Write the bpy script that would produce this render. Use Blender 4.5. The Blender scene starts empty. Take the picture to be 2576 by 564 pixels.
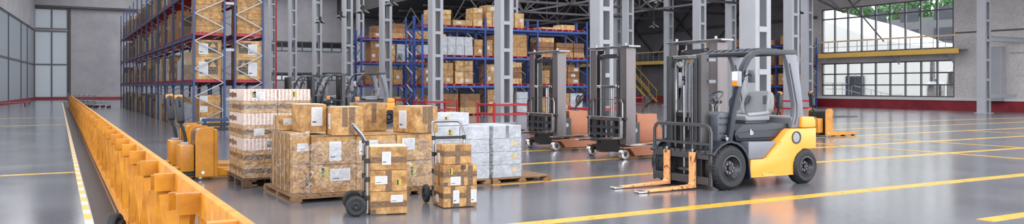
import bpy, bmesh, math, random
from mathutils import Vector, Matrix, Euler
random.seed(7)
R = math.radians
COL = bpy.context.scene.collection
PI = math.pi
ORD = ['zeroth', 'first', 'second', 'third', 'fourth', 'fifth', 'sixth', 'seventh', 'eighth', 'ninth', 'tenth', 'eleventh', 'twelfth',
       'thirteenth', 'fourteenth', 'fifteenth', 'sixteenth', 'seventeenth', 'eighteenth', 'nineteenth', 'twentieth']

# ---------------------------------------------------------------- mesh building
class MB:
    def __init__(s):
        s.v, s.f, s.m = [], [], []

    def add(s, vs, fs, mi=0):
        b = len(s.v)
        s.v += [tuple(p) for p in vs]
        s.f += [tuple(b + i for i in q) for q in fs]
        s.m += [mi] * len(fs)
        return s

    def box(s, x0, x1, y0, y1, z0, z1, mi=0):
        return s.add([(x0, y0, z0), (x1, y0, z0), (x1, y1, z0), (x0, y1, z0), (x0, y0, z1), (x1, y0, z1), (x1, y1, z1), (x0, y1, z1)],
                     [(3, 2, 1, 0), (4, 5, 6, 7), (0, 1, 5, 4), (1, 2, 6, 5), (2, 3, 7, 6), (3, 0, 4, 7)], mi)

    def obox(s, c, size, rot=(0, 0, 0), mi=0):
        M = Euler(rot).to_matrix()
        c = Vector(c)
        a, b, d = (q / 2 for q in size)
        vs = [c + M @ Vector(p) for p in [(-a, -b, -d), (a, -b, -d), (a, b, -d), (-a, b, -d), (-a, -b, d), (a, -b, d), (a, b, d), (-a, b, d)]]
        return s.add(vs, [(3, 2, 1, 0), (4, 5, 6, 7), (0, 1, 5, 4), (1, 2, 6, 5), (2, 3, 7, 6), (3, 0, 4, 7)], mi)

    def bar(s, p0, p1, w, h, up=(0, 0, 1), mi=0):
        p0, p1 = Vector(p0), Vector(p1)
        d = (p1 - p0).normalized()
        u = Vector(up)
        if abs(d.dot(u)) > .98:
            u = Vector((0, 1, 0))
        x = d.cross(u).normalized() * (w / 2)
        y = x.cross(d).normalized() * (h / 2)
        vs = [p0 - x - y, p0 + x - y, p0 + x + y, p0 - x + y, p1 - x - y, p1 + x - y, p1 + x + y, p1 - x + y]
        return s.add(vs, [(3, 2, 1, 0), (4, 5, 6, 7), (0, 1, 5, 4), (1, 2, 6, 5), (2, 3, 7, 6), (3, 0, 4, 7)], mi)

    def cyl(s, p0, p1, r, n=16, r2=None, mi=0):
        p0, p1 = Vector(p0), Vector(p1)
        r2 = r if r2 is None else r2
        d = (p1 - p0).normalized()
        u = Vector((0, 0, 1)) if abs(d.z) < .9 else Vector((1, 0, 0))
        x = d.cross(u).normalized()
        y = d.cross(x).normalized()
        a = [p0 + (x * math.cos(2 * PI * i / n) + y * math.sin(2 * PI * i / n)) * r for i in range(n)]
        b = [p1 + (x * math.cos(2 * PI * i / n) + y * math.sin(2 * PI * i / n)) * r2 for i in range(n)]
        fs = [(i, (i + 1) % n, n + (i + 1) % n, n + i) for i in range(n)] + [tuple(range(n - 1, -1, -1)), tuple(range(n, 2 * n))]
        return s.add(a + b, fs, mi)

    def tube(s, pts, r, n=8, close=False, mi=0, w=None, h=None):
        """round tube (radius r) or, with w and h, a rectangular section swept along points"""
        pts = [Vector(p) for p in pts]
        k = len(pts)
        rings = []
        prev = None
        for i, p in enumerate(pts):
            if close:
                d = (pts[(i + 1) % k] - pts[i - 1]).normalized()
            else:
                d = (pts[min(i + 1, k - 1)] - pts[max(i - 1, 0)]).normalized()
            if prev is None:
                u = Vector((0, 0, 1)) if abs(d.z) < .9 else Vector((0, 1, 0))
                x = d.cross(u).normalized()
            else:
                x = (prev - d * prev.dot(d)).normalized()
            prev = x
            y = d.cross(x).normalized()
            if w is None:
                rings.append([p + (x * math.cos(2 * PI * j / n) + y * math.sin(2 * PI * j / n)) * r for j in range(n)])
            else:
                rings.append([p + x * (sx * w / 2) + y * (sy * h / 2) for sx, sy in ((-1, -1), (1, -1), (1, 1), (-1, 1))])
        n = len(rings[0])
        vs = [q for g in rings for q in g]
        fs = []
        for i in range(k if close else k - 1):
            a, b = i * n, ((i + 1) % k) * n
            fs += [(a + j, a + (j + 1) % n, b + (j + 1) % n, b + j) for j in range(n)]
        if not close:
            fs += [tuple(range(n - 1, -1, -1)), tuple((k - 1) * n + j for j in range(n))]
        return s.add(vs, fs, mi)

    def prism(s, poly, y0, y1, axis='y', mi=0):
        """poly in (x,z) swept along y; axis 'x': poly in (y,z) swept along x; axis 'z': poly in (x,y) swept along z"""
        n = len(poly)
        f = {'y': lambda p, t: (p[0], t, p[1]), 'x': lambda p, t: (t, p[0], p[1]), 'z': lambda p, t: (p[0], p[1], t)}[axis]
        vs = [f(p, y0) for p in poly] + [f(p, y1) for p in poly]
        fs = [(i, (i + 1) % n, n + (i + 1) % n, n + i) for i in range(n)] + [tuple(range(n - 1, -1, -1)), tuple(range(n, 2 * n))]
        return s.add(vs, fs, mi)

    def lathe(s, prof, c=(0, 0, 0), axis='y', n=32, mi=0, close=True):
        """prof: (radius, height) points turned round an axis through c"""
        k = len(prof)
        vs = []
        for i in range(n):
            a = 2 * PI * i / n
            ca, sa = math.cos(a), math.sin(a)
            for r, t in prof:
                if axis == 'y':
                    vs.append((c[0] + r * ca, c[1] + t, c[2] + r * sa))
                elif axis == 'z':
                    vs.append((c[0] + r * ca, c[1] + r * sa, c[2] + t))
                else:
                    vs.append((c[0] + t, c[1] + r * ca, c[2] + r * sa))
        fs = []
        for i in range(n):
            j = (i + 1) % n
            for q in range(k if close else k - 1):
                w = (q + 1) % k
                fs.append((i * k + q, i * k + w, j * k + w, j * k + q))
        return s.add(vs, fs, mi)

    def plate(s, outer, t, y, axis='y'):
        return s.prism(outer, y - t / 2, y + t / 2, axis)

    def xform(s, M):
        s.v = [tuple(M @ Vector(p)) for p in s.v]
        return s

    def mesh(s, name, mats, bevel=0, smooth=True, seg=1):
        me = bpy.data.meshes.new(name)
        me.from_pydata(s.v, [], s.f)
        for m in (mats if isinstance(mats, (list, tuple)) else [mats]):
            me.materials.append(m)
        if any(s.m):
            me.polygons.foreach_set('material_index', s.m)
        bm = bmesh.new()
        bm.from_mesh(me)
        bmesh.ops.recalc_face_normals(bm, faces=bm.faces)
        if bevel:
            es = [e for e in bm.edges if len(e.link_faces) == 2 and e.calc_face_angle(0) > R(28)]
            bmesh.ops.bevel(bm, geom=es, offset=bevel, segments=seg, affect='EDGES', profile=.6, clamp_overlap=True)
        bm.to_mesh(me)
        bm.free()
        if smooth:
            me.polygons.foreach_set('use_smooth', [True] * len(me.polygons))
            me.set_sharp_from_angle(angle=R(32))
        return me

    def build(s, name, mats, parent=None, bevel=0, smooth=True, seg=1, loc=None, rotz=0):
        return link(name, s.mesh(name, mats, bevel, smooth, seg), parent, loc, rotz)


def link(name, me, parent=None, loc=None, rotz=0):
    o = bpy.data.objects.new(name, me)
    COL.objects.link(o)
    if parent is not None:
        o.parent = parent
    if loc is not None:
        o.location = loc
    if rotz:
        o.rotation_euler = (0, 0, rotz)
    return o


def tag(o, label=None, cat=None, group=None, kind=None):
    for k, v in (('label', label), ('category', cat), ('group', group), ('kind', kind)):
        if v:
            o[k] = v
    return o


def thing(name, label, cat, loc=(0, 0, 0), rotz=0, group=None):
    return tag(link(name, None, None, loc, rotz), label, cat, group)


def struct(o, label=None, cat=None):
    return tag(o, label, cat, None, 'structure')


def copy_tree(o, parent=None):
    c = o.copy()
    COL.objects.link(c)
    if parent is not None:
        c.parent = parent
    for ch in list(o.children):
        copy_tree(ch, c)
    return c


# ---------------------------------------------------------------- materials
def hexc(r, g, b):
    f = lambda u: (u / 255 / 12.92) if u / 255 <= .04045 else ((u / 255 + .055) / 1.055) ** 2.4
    return (f(r), f(g), f(b), 1)


def mat(name, col, rough=.5, metal=0, var=.12, vs=3., bump=0., bs=40., col2=None, rvar=.1, rnd=0., coat=0, detail=5, spec=None, stretch=None):
    m = bpy.data.materials.new(name)
    m.use_nodes = True
    t = m.node_tree
    N, L = t.nodes, t.links
    p = N['Principled BSDF']
    if isinstance(col[0], int):
        col = hexc(*col)
    c2 = hexc(*col2) if col2 else tuple(x * (1 - var) for x in col[:3]) + (1,)
    tc = N.new('ShaderNodeTexCoord')
    src = tc.outputs['Object']
    if rnd:
        oi = N.new('ShaderNodeObjectInfo')
        va = N.new('ShaderNodeVectorMath')
        va.operation = 'MULTIPLY_ADD'
        cb = N.new('ShaderNodeCombineXYZ')
        for i in range(3):
            L.new(oi.outputs['Random'], cb.inputs[i])
        va.inputs[1].default_value = (37, 61, 23)
        L.new(cb.outputs[0], va.inputs[0])
        L.new(src, va.inputs[2])
        src = va.outputs[0]
    if stretch:
        mp = N.new('ShaderNodeMapping')
        mp.inputs['Scale'].default_value = stretch
        L.new(src, mp.inputs[0])
        src = mp.outputs[0]
    nz = N.new('ShaderNodeTexNoise')
    nz.inputs['Scale'].default_value = vs
    nz.inputs['Detail'].default_value = detail
    nz.inputs['Roughness'].default_value = .62
    L.new(src, nz.inputs['Vector'])
    rp = N.new('ShaderNodeValToRGB')
    rp.color_ramp.elements[0].position = .33
    rp.color_ramp.elements[1].position = .67
    rp.color_ramp.elements[0].color = c2
    rp.color_ramp.elements[1].color = tuple(col[:3]) + (1,)
    L.new(nz.outputs['Fac'], rp.inputs['Fac'])
    out = rp.outputs['Color']
    if rnd:
        hv = N.new('ShaderNodeHueSaturation')
        mr = N.new('ShaderNodeMapRange')
        mr.inputs['To Min'].default_value = 1 - rnd
        mr.inputs['To Max'].default_value = 1 + rnd * .55
        L.new(oi.outputs['Random'], mr.inputs['Value'])
        L.new(mr.outputs[0], hv.inputs['Value'])
        L.new(out, hv.inputs['Color'])
        out = hv.outputs['Color']
    L.new(out, p.inputs['Base Color'])
    p.inputs['Metallic'].default_value = metal
    if spec is not None:
        p.inputs['Specular IOR Level'].default_value = spec
    if coat:
        p.inputs['Coat Weight'].default_value = coat
        p.inputs['Coat Roughness'].default_value = .12
    r2 = N.new('ShaderNodeMapRange')
    r2.inputs['To Min'].default_value = max(.02, rough - rvar)
    r2.inputs['To Max'].default_value = min(1, rough + rvar)
    L.new(nz.outputs['Fac'], r2.inputs['Value'])
    L.new(r2.outputs[0], p.inputs['Roughness'])
    if bump:
        nb = N.new('ShaderNodeTexNoise')
        nb.inputs['Scale'].default_value = bs
        nb.inputs['Detail'].default_value = 4
        L.new(src, nb.inputs['Vector'])
        b = N.new('ShaderNodeBump')
        b.inputs['Strength'].default_value = bump
        b.inputs['Distance'].default_value = .012
        L.new(nb.outputs['Fac'], b.inputs['Height'])
        L.new(b.outputs[0], p.inputs['Normal'])
    return m


M = {}
M['kraft'] = mat('kraft_card', (198, 156, 100), .55, 0, vs=8, col2=(134, 92, 46), bump=1, bs=16, rnd=.12, detail=9)
M['kraft_dark'] = mat('kraft_card_brown', (158, 112, 72), .65, 0, vs=4, col2=(112, 76, 46), bump=.3, bs=9, rnd=.35)
M['kraft_pale'] = mat('kraft_card_pale', (216, 180, 126), .65, 0, vs=4, col2=(160, 118, 70), bump=.25, bs=9, rnd=.25)
M['kraft_grey'] = mat('grey_brown_card', (128, 114, 98), .65, 0, vs=4, col2=(92, 80, 68), bump=.2, bs=9, rnd=.4)
M['kraft_cream'] = mat('cream_card', (214, 200, 172), .65, 0, vs=4, col2=(180, 160, 130), bump=.2, bs=9, rnd=.35)
M['card_white'] = mat('white_card', (192, 196, 203), .6, 0, vs=6, col2=(158, 163, 172), bump=.4, bs=12, rnd=.06, detail=8)
M['flap'] = mat('card_edge', (236, 214, 178), .7, 0, var=.1)
M['tape'] = mat('brown_tape', (112, 76, 32), .3, 0, vs=22, col2=(74, 50, 22), bump=.4, bs=40, spec=.7)
M['tape_grey'] = mat('grey_tape', (120, 122, 126), .35, 0, vs=22, col2=(92, 94, 99), bump=.3, bs=40)
M['strap'] = mat('blue_strap', (70, 84, 112), .4)
M['wood'] = mat('pallet_wood', (150, 118, 88), .75, 0, vs=9, col2=(98, 70, 48), bump=.4, bs=30, rnd=.12, stretch=(1, 4, 6))
M['wood_dark'] = mat('old_pallet_wood', (104, 78, 58), .78, 0, vs=9, col2=(58, 42, 30), bump=.4, bs=30, rnd=.12, stretch=(1, 4, 6))
M['orange'] = mat('orange_paint', (255, 166, 58), .34, 0, var=.05, vs=2.5, coat=.25, rvar=.06)
M['peach'] = mat('worn_orange_steel', (240, 166, 108), .45, .1, vs=22, col2=(110, 74, 52), bump=.15, bs=60, detail=3, stretch=(1, 1, .5))
M['scuff'] = mat('scratched_orange', (244, 176, 84), .45, 0, vs=34, col2=(64, 48, 36), detail=3)
M['dark'] = mat('dark_grey_paint', (34, 40, 52), .38, 0, var=.15, vs=4)
M['darker'] = mat('black_grey_steel', (62, 64, 69), .38, .35, var=.25, vs=5)
M['mast'] = mat('gunmetal_steel', (118, 112, 114), .33, .6, var=.2, vs=3, stretch=(6, 6, .5))
M['mid'] = mat('grey_plastic', (80, 85, 94), .42, 0, var=.1)
M['seat'] = mat('grey_vinyl', (150, 152, 157), .38, 0, var=.08, bump=.15, bs=90)
M['silver'] = mat('silver_paint', (122, 125, 134), .34, .25, var=.08, vs=2)
M['chrome'] = mat('bright_steel', (205, 203, 202), .17, 1, var=.18, vs=5)
M['steel'] = mat('brushed_steel', (150, 150, 152), .28, 1, var=.3, vs=6)
M['copper'] = mat('copper_paint', (156, 100, 74), .33, .45, var=.18, vs=2, stretch=(1, 1, 3))
M['black'] = mat('black_plastic', (26, 27, 30), .45, 0, var=.3)
M['rubber'] = mat('tyre_rubber', (34, 36, 41), .62, 0, var=.3, bump=.2, bs=60)
M['rim'] = mat('dark_rim_steel', (72, 72, 78), .32, .8, var=.3)
M['yellow'] = mat('yellow_paint', (208, 142, 28), .4, 0, vs=3, col2=(178, 112, 18), coat=.15)
M['yellow_dark'] = mat('ochre_paint', (196, 134, 44), .42, 0, vs=3, col2=(160, 104, 30))
M['barrier'] = mat('orange_yellow_rough_paint', (222, 152, 30), .5, .1, vs=7, col2=(186, 112, 14), bump=.5, bs=130, rvar=.15)
M['barrier_smooth'] = mat('orange_yellow_paint', (206, 138, 22), .45, .05, vs=4, col2=(160, 98, 10))
M['mast_dark'] = mat('dark_mast_steel', (78, 76, 78), .33, .5, var=.2, vs=3)
M['frame_grey'] = mat('carriage_steel', (84, 84, 87), .36, .4, var=.2, vs=6)
M['blue'] = mat('blue_rack_steel', (44, 78, 150), .42, .1, var=.2, vs=3)
M['navy'] = mat('dark_blue_rack_steel', (44, 60, 104), .42, .1, var=.2, vs=3)
M['galv'] = mat('galvanised_steel', (150, 152, 160), .35, .6, var=.15, vs=5)
M['red'] = mat('red_paint', (176, 28, 44), .42, 0, var=.25, vs=3)
M['red_dark'] = mat('dark_red_paint', (140, 34, 46), .45, 0, vs=1.2, col2=(112, 24, 36))
M['column'] = mat('grey_column_paint', (164, 166, 173), .5, .0, var=.1, vs=1.2, bump=.05, bs=20)
M['beam'] = mat('roof_steel', (104, 100, 104), .5, .2, var=.2, vs=1)
M['beam_dark'] = mat('dark_roof_steel', (70, 68, 70), .5, .2, var=.2, vs=1)
M['frame'] = mat('window_frame_steel', (92, 92, 98), .45, .2, var=.15)
M['catyellow'] = mat('yellow_walkway_paint', (232, 186, 92), .45, 0, var=.12)
M['pale_rail'] = mat('pale_rail_paint', (216, 186, 150), .45, 0, var=.1)
M['lamp'] = mat('black_lamp_enamel', (34, 34, 36), .3, .3, var=.2)
M['ylabel'] = mat('yellow_sticker', (214, 190, 50), .6, 0, vs=90, col2=(120, 104, 30))
M['foliage'] = mat('tree_leaves', (70, 126, 56), .6, 0, vs=2, col2=(30, 78, 34))
M['bark'] = mat('tree_bark', (90, 74, 60), .8)
M['outwhite'] = mat('white_render', (196, 196, 196), .8, 0, var=.06, vs=.4)
M['outgrey'] = mat('grey_render', (96, 97, 102), .8, 0, var=.15, vs=.5)
M['ground'] = mat('outside_paving', (190, 186, 180), .8, 0, var=.15, vs=.3)
M['plinthwhite'] = mat('ledge_paint', (206, 204, 206), .5, 0, var=.08)
M['lrubber'] = mat('castor_grey', (120, 118, 118), .5)
M['signgrey'] = mat('grey_sign_board', (130, 136, 140), .5)
M['logo'] = mat('white_mark', (235, 235, 240), .4, var=.02)
M['lampglass'] = mat('white_bulb_glass', (240, 236, 226), .25, var=.02)
M['lens'] = mat('amber_lens', (255, 140, 40), .2, var=.1)


for _n in ('scuff', 'peach'):
    _r = [q for q in M[_n].node_tree.nodes if q.type == 'VALTORGB'][0]
    _r.color_ramp.elements[0].position = .38
    _r.color_ramp.elements[1].position = .43


def crease(m, sc=7., k=.35):
    """card creases: thin lines in the noise, their shade painted as a darker colour"""
    N, L, p = nodes(m)
    tc = [n for n in N if n.type == 'VECT_MATH'][0].outputs[0]
    nz = N.new('ShaderNodeTexNoise'); nz.inputs['Scale'].default_value = sc; nz.inputs['Detail'].default_value = 6
    nz.inputs['Distortion'].default_value = 1.2
    L.new(tc, nz.inputs['Vector'])
    rp = N.new('ShaderNodeValToRGB')
    e = rp.color_ramp.elements
    e[0].position = .46; e[0].color = (1, 1, 1, 1)
    e[1].position = .54; e[1].color = (1, 1, 1, 1)
    q = e.new(.5); q.color = (1 - k, 1 - k, 1 - k, 1)
    L.new(nz.outputs['Fac'], rp.inputs['Fac'])
    mx = N.new('ShaderNodeMixRGB'); mx.blend_type = 'MULTIPLY'; mx.inputs[0].default_value = 1
    src = p.inputs['Base Color'].links[0].from_socket
    L.new(src, mx.inputs[1]); L.new(rp.outputs['Color'], mx.inputs[2])
    L.new(mx.outputs[0], p.inputs['Base Color'])


def nodes(m):
    t = m.node_tree
    return t.nodes, t.links, t.nodes['Principled BSDF']


crease(M['kraft'], 6., .28)
crease(M['card_white'], 5., .14)
crease(M['kraft_pale'], 5., .2)


def concrete(name, ca, cb, sc=.35, bump=.1, rough=.8, panel=None):
    """cast concrete: clouds, fine speckle and, with panel=(w,h), thin joints"""
    m = mat(name, ca, rough, 0, vs=sc, col2=cb, bump=bump, bs=6, detail=9)
    N, L, p = nodes(m)
    n2 = N.new('ShaderNodeTexNoise')
    n2.inputs['Scale'].default_value = 9
    n2.inputs['Detail'].default_value = 8
    tc = [n for n in N if n.type == 'TEX_COORD'][0]
    L.new(tc.outputs['Object'], n2.inputs['Vector'])
    mx = N.new('ShaderNodeMixRGB')
    mx.blend_type = 'OVERLAY'
    mx.inputs['Fac'].default_value = .35
    rp = [n for n in N if n.type == 'VALTORGB'][0]
    L.new(rp.outputs['Color'], mx.inputs[1])
    L.new(n2.outputs['Fac'], mx.inputs[2])
    L.new(mx.outputs[0], p.inputs['Base Color'])
    return m


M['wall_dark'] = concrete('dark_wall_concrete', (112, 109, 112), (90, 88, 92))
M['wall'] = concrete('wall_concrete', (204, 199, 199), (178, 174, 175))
M['wall_far'] = concrete('far_wall_concrete', (170, 168, 173), (146, 144, 150))
M['roof'] = mat('roof_deck', (66, 64, 66), .7, 0, var=.2, vs=.4)


def mat_floor():
    m = mat('polished_concrete_floor', (118, 119, 127), .16, 0, vs=.5, col2=(95, 96, 105), rvar=.06, detail=9, spec=.9)
    N, L, p = nodes(m)
    tc = [n for n in N if n.type == 'TEX_COORD'][0]
    n1 = N.new('ShaderNodeTexNoise')
    n1.inputs['Scale'].default_value = 9
    n1.inputs['Detail'].default_value = 6
    L.new(tc.outputs['Object'], n1.inputs['Vector'])
    n2 = N.new('ShaderNodeTexNoise')
    n2.inputs['Scale'].default_value = 60
    n2.inputs['Detail'].default_value = 2
    L.new(tc.outputs['Object'], n2.inputs['Vector'])
    ad = N.new('ShaderNodeMath')
    ad.operation = 'ADD'
    L.new(n1.outputs['Fac'], ad.inputs[0])
    L.new(n2.outputs['Fac'], ad.inputs[1])
    b = N.new('ShaderNodeBump')
    b.inputs['Strength'].default_value = .1
    b.inputs['Distance'].default_value = .006
    L.new(ad.outputs[0], b.inputs['Height'])
    L.new(b.outputs[0], p.inputs['Normal'])
    return m


M['floor'] = mat_floor()
M['lineyellow'] = mat('floor_line_yellow', (226, 182, 62), .3, 0, vs=6, col2=(200, 154, 48), rvar=.1)
M['floordark'] = mat('dark_floor_strip', (70, 60, 62), .75, 0, vs=1.5, col2=(56, 48, 50))


def mat_print(name, ground, ink, rows, gen='Generated', dens=.5, cols=26., bar=None, upright=0):
    """printed sheet: rows of broken dark dashes on a light ground, laid over the sheet's own width and height"""
    m = mat(name, ground, .55, 0, var=.06)
    N, L, p = nodes(m)
    tc = [n for n in N if n.type == 'TEX_COORD'][0]
    uv = N.new('ShaderNodeUVMap')
    sx = N.new('ShaderNodeSeparateXYZ')
    L.new(uv.outputs['UV'], sx.inputs[0])

    def mth(op, a, b=None):
        q = N.new('ShaderNodeMath')
        q.operation = op
        for i, w in enumerate((a, b)):
            if w is None:
                continue
            if isinstance(w, (int, float)):
                q.inputs[i].default_value = w
            else:
                L.new(w, q.inputs[i])
        return q.outputs[0]
    v = mth('MULTIPLY', sx.outputs[1], rows)
    fr = mth('FRACT', v)
    fl = mth('FLOOR', v)
    line = mth('LESS_THAN', fr, .5)
    wn = N.new('ShaderNodeTexNoise')
    wn.noise_dimensions = '2D'
    wn.inputs['Scale'].default_value = 1
    wn.inputs['Detail'].default_value = 1
    cb = N.new('ShaderNodeCombineXYZ')
    L.new(mth('MULTIPLY', sx.outputs[0], cols), cb.inputs[0])
    L.new(mth('MULTIPLY', fl, 7.31), cb.inputs[1])
    L.new(cb.outputs[0], wn.inputs['Vector'])
    word = mth('GREATER_THAN', wn.outputs['Fac'], dens)
    inx = mth('MULTIPLY', mth('GREATER_THAN', sx.outputs[0], .06), mth('LESS_THAN', sx.outputs[0], .94))
    iny = mth('MULTIPLY', mth('GREATER_THAN', sx.outputs[1], .06), mth('LESS_THAN', sx.outputs[1], .94))
    fac = mth('MULTIPLY', mth('MULTIPLY', line, word), mth('MULTIPLY', inx, iny))
    mx = N.new('ShaderNodeMixRGB')
    rp = [n for n in N if n.type == 'VALTORGB'][0]
    if upright:
        fac = mth('LESS_THAN', mth('FRACT', mth('MULTIPLY', sx.outputs[0], upright)), .55)
    L.new(fac, mx.inputs[0])
    L.new(rp.outputs['Color'], mx.inputs[1])
    mx.inputs[2].default_value = hexc(*ink)
    res = mx.outputs[0]
    if bar:
        x0, x1, y0, y1 = bar
        inb = mth('MULTIPLY', mth('MULTIPLY', mth('GREATER_THAN', sx.outputs[0], x0), mth('LESS_THAN', sx.outputs[0], x1)), mth('MULTIPLY', mth('GREATER_THAN', sx.outputs[1], y0), mth('LESS_THAN', sx.outputs[1], y1)))
        m2 = N.new('ShaderNodeMixRGB')
        L.new(inb, m2.inputs[0]); L.new(res, m2.inputs[1])
        m2.inputs[2].default_value = (.03, .03, .035, 1)
        res = m2.outputs[0]
    L.new(res, p.inputs['Base Color'])
    return m


M['label'] = mat_print('shipping_label_print', (206, 208, 213), (150, 152, 160), 15., dens=.47, bar=(.08, .46, .17, .24))
M['ybars'] = mat_print('yellow_bar_marks', (186, 188, 194), (222, 172, 44), 1., upright=4.5)
M['jackprint'] = mat_print('dark_side_marks', (200, 136, 28), (96, 64, 22), 7., dens=.4, cols=3.)
M['greyprint'] = mat_print('grey_care_print', (96, 86, 74), (56, 52, 50), 5., dens=.42, cols=8)
M['yprint'] = mat_print('yellow_sticker_print', (190, 172, 54), (150, 132, 44), 7., dens=.45, cols=6, bar=(.1, .48, .06, .94))


def mat_stripes():
    """white carton printed with close pinkish red upright bands of small marks"""
    m = mat('printed_carton', (226, 212, 202), .6, 0, var=.1, bump=.15, bs=12)
    N, L, p = nodes(m)
    tc = [n for n in N if n.type == 'TEX_COORD'][0]
    sx = N.new('ShaderNodeSeparateXYZ')
    L.new(tc.outputs['Object'], sx.inputs[0])

    def mth(op, a, b=None):
        q = N.new('ShaderNodeMath')
        q.operation = op
        for i, w in enumerate((a, b)):
            if w is None:
                continue
            if isinstance(w, (int, float)):
                q.inputs[i].default_value = w
            else:
                L.new(w, q.inputs[i])
        return q.outputs[0]
    u = mth('ADD', sx.outputs[0], sx.outputs[1])
    band = mth('LESS_THAN', mth('FRACT', mth('MULTIPLY', u, 17.)), .6)
    nz = N.new('ShaderNodeTexNoise')
    nz.inputs['Scale'].default_value = 170
    nz.inputs['Detail'].default_value = 2
    mp = N.new('ShaderNodeMapping')
    mp.inputs['Scale'].default_value = (1, 1, 1.6)
    L.new(tc.outputs['Object'], mp.inputs[0])
    L.new(mp.outputs[0], nz.inputs['Vector'])
    dots = mth('GREATER_THAN', nz.outputs['Fac'], .47)
    fac = mth('MULTIPLY', mth('MULTIPLY', band, dots), .85)
    mx = N.new('ShaderNodeMixRGB')
    rp = [n for n in N if n.type == 'VALTORGB'][0]
    L.new(fac, mx.inputs[0])
    L.new(rp.outputs['Color'], mx.inputs[1])
    mx.inputs[2].default_value = hexc(150, 92, 74)
    L.new(mx.outputs[0], p.inputs['Base Color'])
    return m


M['printed'] = mat_stripes()


def mat_posts(name, base):
    """rack post: painted steel with a ladder of round dark slots"""
    m = mat(name, base, .42, .1, var=.2)
    N, L, p = nodes(m)
    tc = [n for n in N if n.type == 'TEX_COORD'][0]
    sx = N.new('ShaderNodeSeparateXYZ')
    L.new(tc.outputs['Object'], sx.inputs[0])
    q = N.new('ShaderNodeMath'); q.operation = 'MULTIPLY'; q.inputs[1].default_value = 6.5
    L.new(sx.outputs[2], q.inputs[0])
    f = N.new('ShaderNodeMath'); f.operation = 'FRACT'
    L.new(q.outputs[0], f.inputs[0])
    g = N.new('ShaderNodeMath'); g.operation = 'LESS_THAN'; g.inputs[1].default_value = .38
    L.new(f.outputs[0], g.inputs[0])
    a = N.new('ShaderNodeMath'); a.operation = 'ABSOLUTE'
    L.new(sx.outputs[0], a.inputs[0])
    b = N.new('ShaderNodeMath'); b.operation = 'LESS_THAN'; b.inputs[1].default_value = .016
    L.new(a.outputs[0], b.inputs[0])
    h = N.new('ShaderNodeMath'); h.operation = 'MULTIPLY'
    L.new(g.outputs[0], h.inputs[0]); L.new(b.outputs[0], h.inputs[1])
    mx = N.new('ShaderNodeMixRGB')
    rp = [n for n in N if n.type == 'VALTORGB'][0]
    L.new(h.outputs[0], mx.inputs[0]); L.new(rp.outputs['Color'], mx.inputs[1])
    mx.inputs[2].default_value = (.01, .014, .03, 1)
    L.new(mx.outputs[0], p.inputs['Base Color'])
    return m


M['post'] = mat_posts('slotted_blue_post', (46, 66, 112))
M['post_blue'] = mat_posts('slotted_bright_blue_post', (40, 72, 150))


def mat_tread():
    m = mat('tyre_tread', (30, 32, 36), .65, 0, var=.3)
    N, L, p = nodes(m)
    tc = [n for n in N if n.type == 'TEX_COORD'][0]
    v = N.new('ShaderNodeTexVoronoi')
    v.inputs['Scale'].default_value = 26
    L.new(tc.outputs['Object'], v.inputs['Vector'])
    b = N.new('ShaderNodeBump')
    b.inputs['Strength'].default_value = .9
    b.inputs['Distance'].default_value = .03
    L.new(v.outputs['Distance'], b.inputs['Height'])
    L.new(b.outputs[0], p.inputs['Normal'])
    return m


M['tread'] = mat_tread()


def mat_dash():
    """floor tape: yellow and white blocks along its length"""
    m = mat('dashed_floor_tape', (232, 182, 60), .4, 0, var=.1, vs=5)
    N, L, p = nodes(m)
    tc = [n for n in N if n.type == 'TEX_COORD'][0]
    sx = N.new('ShaderNodeSeparateXYZ')
    L.new(tc.outputs['Object'], sx.inputs[0])
    q = N.new('ShaderNodeMath'); q.operation = 'MULTIPLY'; q.inputs[1].default_value = 1.15
    L.new(sx.outputs[1], q.inputs[0])
    f = N.new('ShaderNodeMath'); f.operation = 'FRACT'
    L.new(q.outputs[0], f.inputs[0])
    g = N.new('ShaderNodeMath'); g.operation = 'LESS_THAN'; g.inputs[1].default_value = .42
    L.new(f.outputs[0], g.inputs[0])
    mx = N.new('ShaderNodeMixRGB')
    rp = [n for n in N if n.type == 'VALTORGB'][0]
    L.new(g.outputs[0], mx.inputs[0]); L.new(rp.outputs['Color'], mx.inputs[1])
    mx.inputs[2].default_value = hexc(200, 198, 198)
    L.new(mx.outputs[0], p.inputs['Base Color'])
    return m


M['dash'] = mat_dash()


def mat_glass(name, tint, clear, rough=.04, milky=0.):
    """thin sheet glass: mostly see-through, a little mirror; milky adds a diffusing share"""
    m = bpy.data.materials.new(name)
    m.use_nodes = True
    N, L = m.node_tree.nodes, m.node_tree.links
    N.remove(N['Principled BSDF'])
    out = [n for n in N if n.type == 'OUTPUT_MATERIAL'][0]
    tr = N.new('ShaderNodeBsdfTransparent'); tr.inputs[0].default_value = tint
    gl = N.new('ShaderNodeBsdfGlossy'); gl.inputs['Roughness'].default_value = rough
    mx = N.new('ShaderNodeMixShader'); mx.inputs[0].default_value = 1 - clear
    L.new(tr.outputs[0], mx.inputs[1]); L.new(gl.outputs[0], mx.inputs[2])
    res = mx.outputs[0]
    if milky:
        tl = N.new('ShaderNodeBsdfTranslucent'); tl.inputs[0].default_value = tint
        df = N.new('ShaderNodeBsdfDiffuse'); df.inputs[0].default_value = tint
        a = N.new('ShaderNodeMixShader'); a.inputs[0].default_value = .5
        L.new(tl.outputs[0], a.inputs[1]); L.new(df.outputs[0], a.inputs[2])
        b = N.new('ShaderNodeMixShader'); b.inputs[0].default_value = milky
        L.new(res, b.inputs[1]); L.new(a.outputs[0], b.inputs[2])
        res = b.outputs[0]
    L.new(res, out.inputs[0])
    return m


M['glass'] = mat_glass('window_glass', (.95, .97, .97, 1), .93)
M['glass_blue'] = mat_glass('frosted_blue_glass', (.4, .425, .455, 1), .8, .2, .85)


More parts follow.
